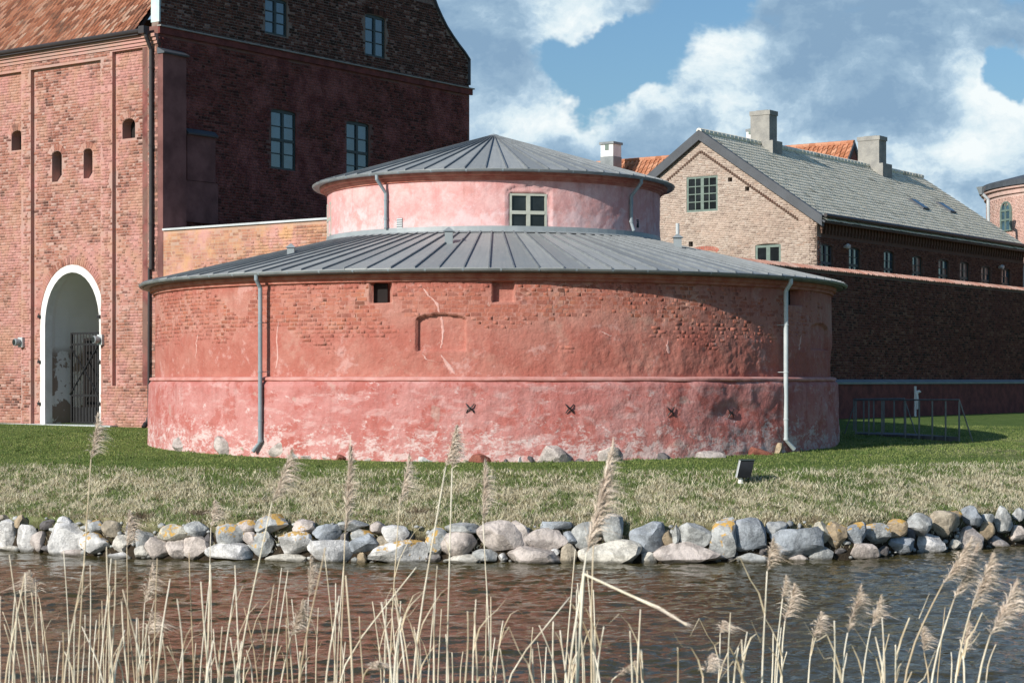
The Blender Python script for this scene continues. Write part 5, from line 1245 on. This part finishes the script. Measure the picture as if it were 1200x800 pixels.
# ------------------------------------------------------------------ field stone bank wall
SW = thing('stone_revetment', (0, 42, 0), 'dry row of rounded field stones holding the grass bank along the water edge', 'stone wall')
ST = {0: [(30, 185, 130, 120, 'w'), (45, 252, 110, 30, 'c'), (100, 130, 55, 65, 'o'), (135, 205, 100, 130, 'w'), (185, 220, 75, 90, 'p'), (300, 118, 65, 35, 'w'), (225, 135, 70, 44, 'd'), (310, 200, 175, 160, 'w'), (455, 150, 72, 62, 'gl'), (420, 145, 35, 50, 'c'), (355, 272, 120, 45, 'p'),
     (455, 228, 140, 105, 'wl'), (530, 155, 90, 70, 't'), (565, 228, 78, 80, 'c'), (550, 284, 110, 34, 'w'), (670, 215, 88, 90, 'g'), (665, 268, 70, 62, 'c'), (745, 245, 115, 98, 'p'), (810, 175, 155, 68, 'yl'), (828, 255, 84, 84, 'p'), (930, 160, 120, 80, 'g'), (915, 248, 118, 92, 'p'),
     (1075, 195, 165, 105, 'gl'), (1155, 140, 90, 62, 'pl'), (1000, 262, 55, 22, 'w'), (1085, 270, 210, 84, 'w'), (1180, 200, 74, 62, 'p'), (12, 108, 50, 30, 't'), (235, 250, 80, 40, 'd'), (620, 150, 50, 50, 'd'), (985, 205, 50, 60, 'd')],
      300: [(85, 135, 155, 78, 'gl'), (40, 222, 115, 118, 'gl'), (220, 150, 98, 62, 'pl'), (190, 225, 190, 98, 'wl'), (140, 298, 165, 38, 'c'), (335, 170, 118, 84, 'b'), (345, 270, 196, 108, 'w'), (460, 140, 124, 44, 'g'), (510, 190, 112, 62, 'gl'), (500, 228, 128, 78, 'b'), (570, 152, 62, 52, 'p'),
     (495, 305, 44, 62, 'o'), (650, 178, 118, 94, 'w'), (600, 225, 78, 62, 't'), (675, 275, 245, 108, 'wl'), (830, 300, 84, 58, 'd'), (840, 215, 108, 108, 'gl'), (960, 155, 164, 54, 'g'), (955, 225, 168, 104, 'p'), (960, 302, 154, 44, 'c'), (1080, 290, 114, 62, 'g'), (1140, 205, 196, 146, 'p'), (1155, 290, 44, 34, 'w'), (420, 205, 50, 60, 'd'), (720, 215, 40, 60, 'd')],
      600: [(20, 190, 114, 122, 'p'), (195, 142, 144, 46, 'b'), (160, 205, 168, 90, 'p'), (270, 200, 56, 56, 'b'), (110, 285, 220, 90, 'p'), (260, 280, 74, 94, 't'), (205, 265, 44, 34, 'w'), (345, 180, 114, 132, 'g'), (470, 160, 124, 126, 'g'), (465, 270, 266, 110, 'c'), (650, 192, 170, 158, 'b'), (725, 200, 60, 90, 'o'), (635, 300, 80, 54, 'c'), (765, 195, 38, 92, 'g'),
     (860, 182, 144, 98, 'g'), (830, 278, 280, 100, 'p'), (985, 210, 114, 168, 'gl'), (1035, 290, 54, 62, 'd'), (1110, 190, 164, 142, 'b'), (1130, 297, 144, 54, 'g'), (60, 250, 50, 60, 'd'), (1180, 260, 40, 60, 'd')],
      900: [(35, 155, 94, 58, 'g'), (120, 220, 236, 150, 'b'), (250, 175, 78, 94, 'yl'), (320, 180, 104, 114, 'ol'), (410, 175, 94, 104, 'bl'), (255, 272, 130, 74, 'g'), (150, 297, 104, 34, 'p'), (440, 258, 144, 68, 'p'), (505, 175, 114, 88, 'gl'), (590, 152, 104, 78, 'ol'), (535, 262, 64, 44, 'd'), (615, 235, 124, 78, 'b'), (700, 135, 124, 94, 'g'), (750, 230, 136, 84, 'w'),
     (820, 140, 136, 114, 't'), (875, 90, 58, 48, 'ol'), (950, 105, 98, 94, 'b'), (1025, 105, 58, 48, 'g'), (940, 210, 116, 114, 'p'), (1020, 168, 74, 78, 'o'), (1095, 115, 94, 108, 'g'), (1080, 228, 98, 62, 'p'), (1165, 188, 74, 78, 'p'), (1180, 90, 64, 54, 'g'), (875, 228, 56, 54, 'c'), (330, 262, 60, 30, 'd'), (660, 180, 50, 60, 'd'), (1030, 215, 40, 50, 'd')]}
def shore_px(px):
    Y = 43.
    for _ in range(20): Y = float(shore((px - PX0) / F * Y))
    return Y
ns = 0
for x0, lst in ST.items():
    for cx, cy, w_, h_, kd in lst:
        px = x0 + cx / 4.0; py = 580 + cy / 4.0; Y = shore_px(px); kk = Y / F; h = h_ / 4 * kk
        py_rel = 1 - (py - 605) / 60.0; dark = kd[0] == 'd'
        Yc = Y + .22 + .28 * max(0, py_rel) + (.12 if dark else 0); kk = Yc / F
        p = atd(px, py, Yc); lich = 1.0 if 'l' in kd else 0.0
        dep = min(.8, max(.34, .75 * max(w_, h_) / 4 * kk))
        stone('stone', p, (w_ / 4 * kk * 1.22, dep, h_ / 4 * kk * 1.25), stone_mat(kd[0], lich), SW, 100 + ns, random.uniform(-.08, .08), ang=.9 if kd[0] in 'bgd' else .3); ns += 1
# small wedging stones in the gaps, and the rows beyond the picture edges
for side in (-1, 1):
    for k in range(11):
        X = side * (12.6 + k * .55) + random.uniform(-.1, .1)
        for row in (0, 1):
            Y = float(shore(X)) + .25 + .25 * row; stone('stone', (X + row * .25, Y, .25 + row * .42), (random.uniform(.45, .65), .5, random.uniform(.38, .5)), stone_mat(random.choice('gwptb')), SW, 400 + ns, 0); ns += 1
V_ = []; Q_ = []
vi, fi = ico(1); cnt = 0
for k in range(330):
    px = random.uniform(-60, 1260); Y = shore_px(px); X = (px - PX0) / F * Y; z = random.choice([random.uniform(-.05, .1), random.uniform(.2, .85)]); s = random.uniform(.03, .08)
    v = vi * np.array([s * random.uniform(.8, 1.5), s, s * random.uniform(.6, 1)]) * (1 + RNG.normal(0, .12, (len(vi), 1))) + np.array([X, Y + .22 + z * .22 + random.uniform(0, .12), z]); V_.append(v); Q_.append(fi + cnt); cnt += len(vi)
obj_np('pebbles', np.concatenate(V_), np.concatenate(Q_), stone_mat('g'), SW, kind='stuff')

# ------------------------------------------------------------------ grass blades
def grass_mat():
    m, nt, b = newmat('grass_blade'); a = N(nt, 'ShaderNodeAttribute', attribute_name='tint'); nt.links.new(a.outputs['Color'], b.inputs['Base Color'])
    b.inputs['Roughness'].default_value = .8; b.inputs['Specular IOR Level'].default_value = .15
    tr = N(nt, 'ShaderNodeBsdfTranslucent'); nt.links.new(a.outputs['Color'], tr.inputs[0]); mx = N(nt, 'ShaderNodeMixShader'); mx.inputs[0].default_value = .28
    nt.links.new(b.outputs[0], mx.inputs[1]); nt.links.new(tr.outputs[0], mx.inputs[2]); nt.links.new(mx.outputs[0], nt.nodes['Material Output'].inputs[0]); return m
M_blade = grass_mat()
def blades(name, n, dlo, dhi, lmin, lmax, wid, lean, colf, ymax=75, dens=None, xspan=.30, clump=None):
    d = RNG.uniform(dlo, dhi, n); yy0 = 42 + d; x = RNG.uniform(-1, 1, n) * (yy0 * xspan + 1.5)
    if clump is not None:
        cxs = RNG.uniform(-16.5, 16.5, clump); cds = RNG.uniform(dlo, dhi, clump); k = RNG.integers(0, clump, n); x = cxs[k] + RNG.normal(0, .09, n); d = np.clip(cds[k] + RNG.normal(0, .09, n), dlo, dhi)
    y = shore(x) + d; z, _ = gz(x, y)
    dry = dry_of(x, y, d); keep = np.ones(n, bool) if dens is None else RNG.random(n) < dens(dry, d, x, y)
    rr = np.hypot(x - TC.x, y - TC.y); keep &= (rr > R1 + .05) & (y < ymax)
    keep &= ((x - C0.x) * -U.x + (y - C0.y) * -U.y > .25) | (x > 0)
    x, y, z, d, dry = x[keep], y[keep], z[keep], d[keep], dry[keep]; n = len(x)
    z = z + lump_of(x, y, d, dry) - .01
    L = RNG.uniform(lmin, lmax, n) * (.7 + .6 * fb(x, y, 1.2, 40)); a = RNG.uniform(0, 2 * PI, n) if clump is None else RNG.uniform(0, 2 * PI, n)
    le = np.clip(RNG.normal(lean, .3, n), .02, 1.35); dx, dy = np.cos(a), np.sin(a); fa = RNG.uniform(0, PI, n); wx_, wy_ = np.cos(fa) * wid, np.sin(fa) * wid
    wsc = RNG.uniform(.6, 1.3, n); wx_ = wx_ * wsc; wy_ = wy_ * wsc
    b = np.stack([x, y, z], -1); h1 = np.stack([dx * L * .45 * np.sin(le * .6), dy * L * .45 * np.sin(le * .6), L * .55 * np.cos(le * .6)], -1)
    h2 = h1 + np.stack([dx * L * .5 * np.sin(le), dy * L * .5 * np.sin(le), L * .5 * np.cos(le)], -1)
    w_ = np.stack([wx_, wy_, np.zeros(n)], -1)
    Vv = np.stack([b - w_ / 2, b + w_ / 2, b + h1 + w_ * .38, b + h1 - w_ * .38, b + h2], 1).reshape(-1, 3)
    k = np.arange(n)[:, None] * 5; T = np.concatenate([k + np.array([[0, 1, 2]]), k + np.array([[0, 2, 3]]), k + np.array([[3, 2, 4]])], 0)
    c = colf(x, y, d, dry, n); c = np.repeat(np.concatenate([c, np.ones((n, 1))], 1), 5, 0)
    o = obj_np(name, Vv, T, M_blade, kind='stuff', attr={'tint': ('FLOAT_COLOR', c)}); return o
def mixa(a, b, t): return np.array(a)[None] * (1 - t[:, None]) + np.array(b)[None] * t[:, None]
def col_dry(x, y, d, dry, n):
    t = RNG.random(n); c = mixa((.52, .47, .31), (.86, .80, .62), t); cl = fb(x, y, 2.6, 90); g = (RNG.random(n) > 1.0 - .85 * np.clip((cl - .46) * 4, 0, .85) - .25 * (1 - dry)); c[g] = mixa((.11, .17, .045), (.24, .31, .11), RNG.random(g.sum())); br = RNG.random(n) < .06 + .25 * np.clip((.42 - cl) * 5, 0, 1); c[br] = (.24, .19, .11); return c
def col_green(x, y, d, dry, n):
    t = np.clip(.45 * RNG.random(n) + (fb(x, y, .55, 60) - .35) * 1.9, 0, 1); c = mixa((.155, .205, .055), (.30, .345, .115), t); s = RNG.random(n) < .05 + .45 * dry; c[s] = mixa((.30, .28, .15), (.45, .42, .27), RNG.random(s.sum())); return c
o = blades('dry_grass', 170000, .35, 5.4, .06, .15, .016, 1.05, col_dry, dens=lambda dry, d, x, y: .15 + .85 * dry * np.clip((fb(x, y, 2.2, 70) - .22) * 3, .15, 1)); tag(o, 'straw coloured tangle of dry grass covering the bank above the stones', 'grass')
o = blades('dry_tufts', 60000, .4, 5.1, .09, .20, .014, 1.0, col_dry, clump=1900, dens=lambda dry, d, x, y: .2 + .8 * dry); tag(o, 'taller tufts of bleached grass scattered over the bank', 'grass')
o = blades('lawn', 200000, 3.9, 30, .03, .065, .016, .5, col_green, ymax=72, dens=lambda dry, d, x, y: np.clip(1.15 - d / 34, .2, 1) * (1 - .6 * dry)); tag(o, 'short mown green lawn between the bank and the castle walls', 'grass')

o = blades('shore_roots', 9000, .05, .75, .08, .24, .010, 1.2, lambda x, y, d, dry, n: mixa((.16, .11, .06), (.42, .34, .22), RNG.random(n)), clump=420); tag(o, 'brown roots and dead stalks caught between the shore stones', 'dead stalks')
o = blades('lawn_weeds', 16000, 4.2, 20, .05, .12, .030, 1.1, lambda x, y, d, dry, n: mixa((.07, .13, .03), (.20, .27, .09), RNG.random(n)), clump=520, ymax=68); tag(o, 'broad leaved weeds and coarse tufts dotted through the mown lawn', 'weeds')
# dark burrow like tufts near the stones
def shag(px, py, lb):
    p = gp(px, py); T = []; nb = 90; vs = []; fs = []
    for i in range(nb):
        a = random.uniform(0, 2 * PI); r = random.uniform(0, .22); o = Vector((p.x + r * math.cos(a) * 1.3, p.y + r * math.sin(a) * .7, p.z)); d = Vector((math.cos(a) * .6, math.sin(a) * .4 - .2, random.uniform(.4, 1))).normalized(); L = random.uniform(.12, .3); w = Vector((.008, 0, 0)); b = len(vs)
        vs += [o - w, o + w, o + d * L * .6 + w * .7, o + d * L * .6 - w * .7, o + d * L + Vector((0, -.03, -.06))]; fs += [[b, b + 1, b + 2, b + 3], [b + 3, b + 2, b + 4]]
    o = obj('shrubby_tuft', vs, fs, M_twig); tag(o, lb, 'tuft', 'dark tufts on the bank')
M_twig = plain('dead_twigs', (.07, .05, .035), .9, scale=9, c2=(.22, .17, .11))
shag(165, 607, 'dark brown tuft above the stones, left one of two on the bank'); shag(238, 603, 'dark brown tuft on the bank, right of its twin above the left stones'); shag(492, 602, 'dark brown tuft above the round white stone at mid bank')

# ------------------------------------------------------------------ reeds on the near shore
def stem_mat():
    m, nt, b = newmat('reed_stem'); p = pos(nt); o = N(nt, 'ShaderNodeObjectInfo').outputs['Random']
    c = ramp(nt, o, [(0, (.46, .35, .22)), (.2, (.72, .62, .45)), (.6, (.84, .77, .62)), (1, (.78, .72, .60))])
    c = mixc(nt, mth(nt, 'MULTIPLY', sstep(nt, noise(nt, p, 9, 4, .6), .45, .65), .6), c, (.46, .35, .22))
    nt.links.new(c, b.inputs['Base Color']); b.inputs['Roughness'].default_value = .6; return m
M_stem = stem_mat()
M_plume = plain('reed_plume', (.58, .47, .38), .85, scale=20, c2=(.72, .62, .52))
M_leaf = plain('reed_leaf', (.70, .62, .46), .7, scale=10, c2=(.42, .33, .20))
def reed_thing(xb, xt, yt, Y, label, group=None, plume=None, leaf=0, rad=.0042, bend=None):
    """xb: column where the stem leaves the picture's foot; xt,yt: stem tip (below the plume)"""
    B_ = atd(xb, 800, Y); T_ = atd(xt, yt, Y); g = gzs(B_.x, Y); sl_ = (T_.x - B_.x) / max(.05, (T_.z - B_.z)); sl_ = max(-.3, min(.3, sl_)); root = Vector((B_.x - sl_ * .35 * (B_.z - g), Y, g - .02))
    R_ = thing('reed', root, label, 'reed', group)
    cv = (bend if bend is not None else random.gauss(0, .014))
    pts = []
    L = (T_ - root)
    m1 = B_
    for i in range(11):
        t = i / 10
        if t < .5: p = root.lerp(m1, t * 2)
        else: p = m1.lerp(T_, t * 2 - 1)
        p = p + Vector((cv * math.sin(PI * t) * L.length * .35, .03 * math.sin(t * 5 + xb), 0)); pts.append(p)
    # smooth
    for _ in range(2): pts = [pts[0]] + [(pts[i - 1] + pts[i] * 2 + pts[i + 1]) / 4 for i in range(1, 10)] + [pts[-1]]
    m = MB(); m.tube(pts, [rad * (1 - .55 * i / 10) for i in range(11)], 6); st = m.out('stem', M_stem, R_, smooth=True)
    for i in (2, 4, 6, 8):
        pass
    tip = pts[-1]; tdir = (pts[-1] - pts[-2]).normalized()
    if plume:
        pl, pw, lean = plume; pl *= 1.15; pw *= 1.3; k = Y / F; Lp = pl * k; W_ = pw * k; vs = []; fs = []
        ax = (tdir + Vector((lean * .45, 0, 0))).normalized(); nf = int(160 + pl * 6)
        sidev = Vector((1 if lean >= 0 else -1, 0, 0))
        for i in range(nf):
            t = random.random() ** .85; o = tip + tdir * Lp * t * .55 + ax * Lp * t * .45
            env = math.sin(PI * min(1, .12 + t * .88)) ** .7 * (1 - .35 * t)
            out = (sidev * random.gauss(.55, .5) + Vector((0, random.gauss(0, .5), 0))) * W_ * env * .75
            up_ = tdir * Lp * random.uniform(.10, .26)
            e1 = o + out * .5 + up_ * .6; e2 = o + out + up_ * .8 - Vector((0, 0, abs(out.x) * .25)); wv = Vector((random.uniform(-1, 1), random.uniform(-1, 1), random.uniform(-1, 1))).normalized() * random.uniform(.0006, .0015); b = len(vs)
            vs += [o - wv * .5, o + wv * .5, e1 + wv, e1 - wv, e2]; fs += [[b, b + 1, b + 2, b + 3], [b + 3, b + 2, b + 4]]
        obj('plume', vs, fs, M_plume, R_)
    for q in range(leaf):
        i = random.randint(4, 8); o = pts[i]; sg = random.choice((-1, 1)); L_ = random.uniform(.15, .35); vs = []
        for a in range(5):
            t = a / 4; c = o + Vector((sg * L_ * .35 * t ** 1.3, .02 * t, L_ * (t - .55 * t * t * random.uniform(.6, 1.3)))); w = .006 * (1 - t) + .0008; vs += [c + Vector((w * .3, -w, 0)), c - Vector((w * .3, -w, 0))]
        obj('leaf', vs, [[a * 2, a * 2 + 1, a * 2 + 3, a * 2 + 2] for a in range(4)], M_leaf, R_)
    return R_
PL = [  # xb, xt, yt, depth, plume(len, width, lean), label
 (90, 105, 538, 6.2, (42, 18, .5), 'tallest reed at the left, plume reaching up before the gateway foot'),
 (276, 320, 588, 6.0, (52, 26, .9), 'tall leaning reed with feathery plume over the left part of the bank'),
 (60, 44, 700, 8.5, (26, 26, -1.0), 'short reed with plume bent left at the far left over the water'),
 (150, 150, 640, 8.5, (34, 22, .4), 'thin reed with loose plume against the left stones'),
 (170, 171, 705, 7.2, (36, 20, .8), 'reed with plume above the water left of the leaning reed'),
 (178, 173, 745, 7.0, (24, 26, .9), 'low reed with spread plume over the brown water at the left'),
 (248, 246, 618, 9.0, (26, 18, .5), 'slim reed with small plume in front of the grey stones'),
 (325, 341, 745, 6.2, (40, 24, .6), 'broad low plumed reed just right of the leaning reed'),
 (362, 361, 700, 8.5, (40, 14, .1), 'slim upright reed with narrow plume over the water'),
 (400, 404, 625, 6.6, (84, 14, .15), 'reed with long narrow plume before the bank, left of the middle'),
 (460, 468, 592, 8.0, (48, 20, .7), 'reed with thin open plume before the bank near the middle'),
 (486, 522, 547, 5.8, (40, 18, .5), 'tall reed crossing the tower foot with pale plume left of the middle'),
 (522, 530, 548, 6.4, (34, 16, .4), 'straight tall reed just right of the pale plumed one'),
 (572, 566, 610, 7.6, (56, 18, .5), 'reed with open plume before the green lawn at the middle'),
 (662, 688, 648, 4.6, (104, 27, .45), 'nearest reed with the largest brown plume, right of the middle'),
 (426, 432, 782, 5.2, (20, 24, .6), 'low fluffy plume at the bottom edge left of the middle'),
 (716, 722, 790, 6.0, (30, 12, .5), 'small plume at the bottom right of the big plumed reed'),
 (826, 826, 790, 5.2, (26, 24, .7), 'low curved plume at the bottom edge right of the bent stem'),
 (838, 845, 742, 7.0, (12, 22, 1.0), 'thin reed with small sideways plume over the dark water'),
 (891, 898, 668, 5.5, (32, 18, .7), 'tall reed with blurred plume before the dark blue stone'),
 (910, 916, 700, 6.4, (22, 12, .2), 'straight pale reed with hardly any plume beside the blurred one'),
 (921, 921, 728, 6.0, (36, 20, .8), 'reed with curved feathery plume over the water at the right centre'),
 (946, 954, 748, 6.6, (26, 20, .9), 'short reed with plume bending right over blue water'),
 (990, 995, 742, 5.8, (46, 22, .5), 'reed with full plume beside a straight stem, right part of the water'),
 (1010, 1020, 735, 6.2, (34, 16, .6), 'reed with narrow plume next to the full plumed one'),
 (1066, 1106, 684, 5.4, (50, 22, .5), 'long leaning reed, leftmost of the four large ones at the right'),
 (1090, 1121, 703, 5.4, (56, 20, .5), 'long leaning reed, second of the four large ones at the right'),
 (1116, 1139, 716, 5.2, (58, 24, .6), 'long leaning reed, third of the four large ones at the right'),
 (1140, 1164, 745, 5.0, (58, 30, 1.0), 'long leaning reed, last of the four large ones at the right edge'),
 (1128, 1132, 768, 5.8, (32, 14, .4), 'short plumed reed among the four large ones at the right'),
 (1084, 1085, 765, 6.0, (26, 16, .5), 'short plumed reed left of the four large ones')]
for xb, xt, yt, Y, pl, lb in PL: reed_thing(xb, xt, yt, Y, lb, 'plumed reeds', pl, leaf=random.randint(0, 2), rad=.0042)
# the broken one
RR = thing('reed', atd(676, 800, 4.6), 'broken reed with its top snapped over to the right across the water', 'reed', None)
a0_ = atd(684, 672, 4.6); m = MB(); m.tube([atd(668, 1000, 4.6), atd(676, 800, 4.6), a0_], .0040, 6); m.tube([a0_, atd(745, 700, 4.55), atd(772, 712, 4.5), atd(805, 732, 4.45)], [.0028, .0030, .0045, .002], 6); m.out('stem', M_stem, RR)
vs = []; fs = []
for i in range(60):
    t = random.random(); o = atd(762, 708, 4.5).lerp(atd(803, 731, 4.45), t); d = (Vector((1, 0, -.45)) + Vector((random.gauss(0, .15), random.gauss(0, .2), random.gauss(0, .15)))).normalized() * random.uniform(.012, .03); w = Vector((0, .001, .001)); b = len(vs); vs += [o - w, o + w, o + d]; fs.append([b, b + 1, b + 2])
obj('plume', vs, fs, M_plume, RR)
# plain stems, clustered as in the photo
cl = [(20, 26, 8), (55, 22, 9), (105, 26, 15), (150, 24, 13), (190, 20, 7), (225, 26, 9), (262, 20, 8), (300, 24, 8), (345, 22, 7), (400, 22, 10), (445, 26, 6), (490, 24, 11), (520, 16, 7), (560, 24, 8), (625, 26, 8), (672, 14, 10), (695, 16, 7), (752, 26, 4), (865, 26, 4), (905, 30, 3), (990, 30, 4), (1060, 26, 3), (1120, 34, 4)]
bare = []
for cx, sp, n_ in cl:
    for k in range(int(n_ * .9 + .5)):
        xb = random.gauss(cx, sp * .7); yt = random.choice([random.uniform(640, 720), random.uniform(690, 765), random.uniform(700, 770)])
        if cx > 730: yt = random.uniform(700, 765)
        ln_ = random.gauss(0, .10) * (800 - yt)
        bare.append((xb, xb + ln_ + random.uniform(-1, 3), yt, random.uniform(4.6, 8.5)))
bare.sort()
MARK = [(-999, 'the left picture edge'), (90, 'the tallest left reed'), (276, 'the tall leaning reed'), (400, 'the long narrow plume'), (522, 'the straight tall reed'), (662, 'the largest plume'), (891, 'the blurred plumed reed'), (1066, 'the four large reeds'), (9999, 'the right picture edge')]
def ordn(k): return str(k) + ('th' if 10 < k % 100 < 14 else {1: 'st', 2: 'nd', 3: 'rd'}.get(k % 10, 'th'))
cnt_ = {}
for xb, xt, yt, Y in bare:
    q = max(i for i in range(len(MARK)) if MARK[i][0] <= xb); cnt_[q] = cnt_.get(q, 0) + 1
    lb = 'bare reed stem, ' + ordn(cnt_[q]) + (' from ' + MARK[q][1] if q == 0 or q == 7 else ' to the right of ' + MARK[q][1])
    reed_thing(xb, xt, yt, Y, lb, 'bare reed stems', None, leaf=random.choice((0, 0, 1, 1, 2)), rad=random.uniform(.0030, .0048))
# broken, strongly leaning ones
for xb, xt, yt, Y, lb in ((388, 488, 664, 6.2, 'bare stem leaning far right across the cluster left of the middle'), (580, 668, 700, 6.0, 'bare stem leaning right between the middle clusters'), (700, 696, 640, 5.0, 'straight bare stem close behind the biggest plume'), (740, 738, 738, 5.2, 'short bare stem right of the biggest plume')):
    reed_thing(xb, xt, yt, Y, lb, None, None, rad=.004)
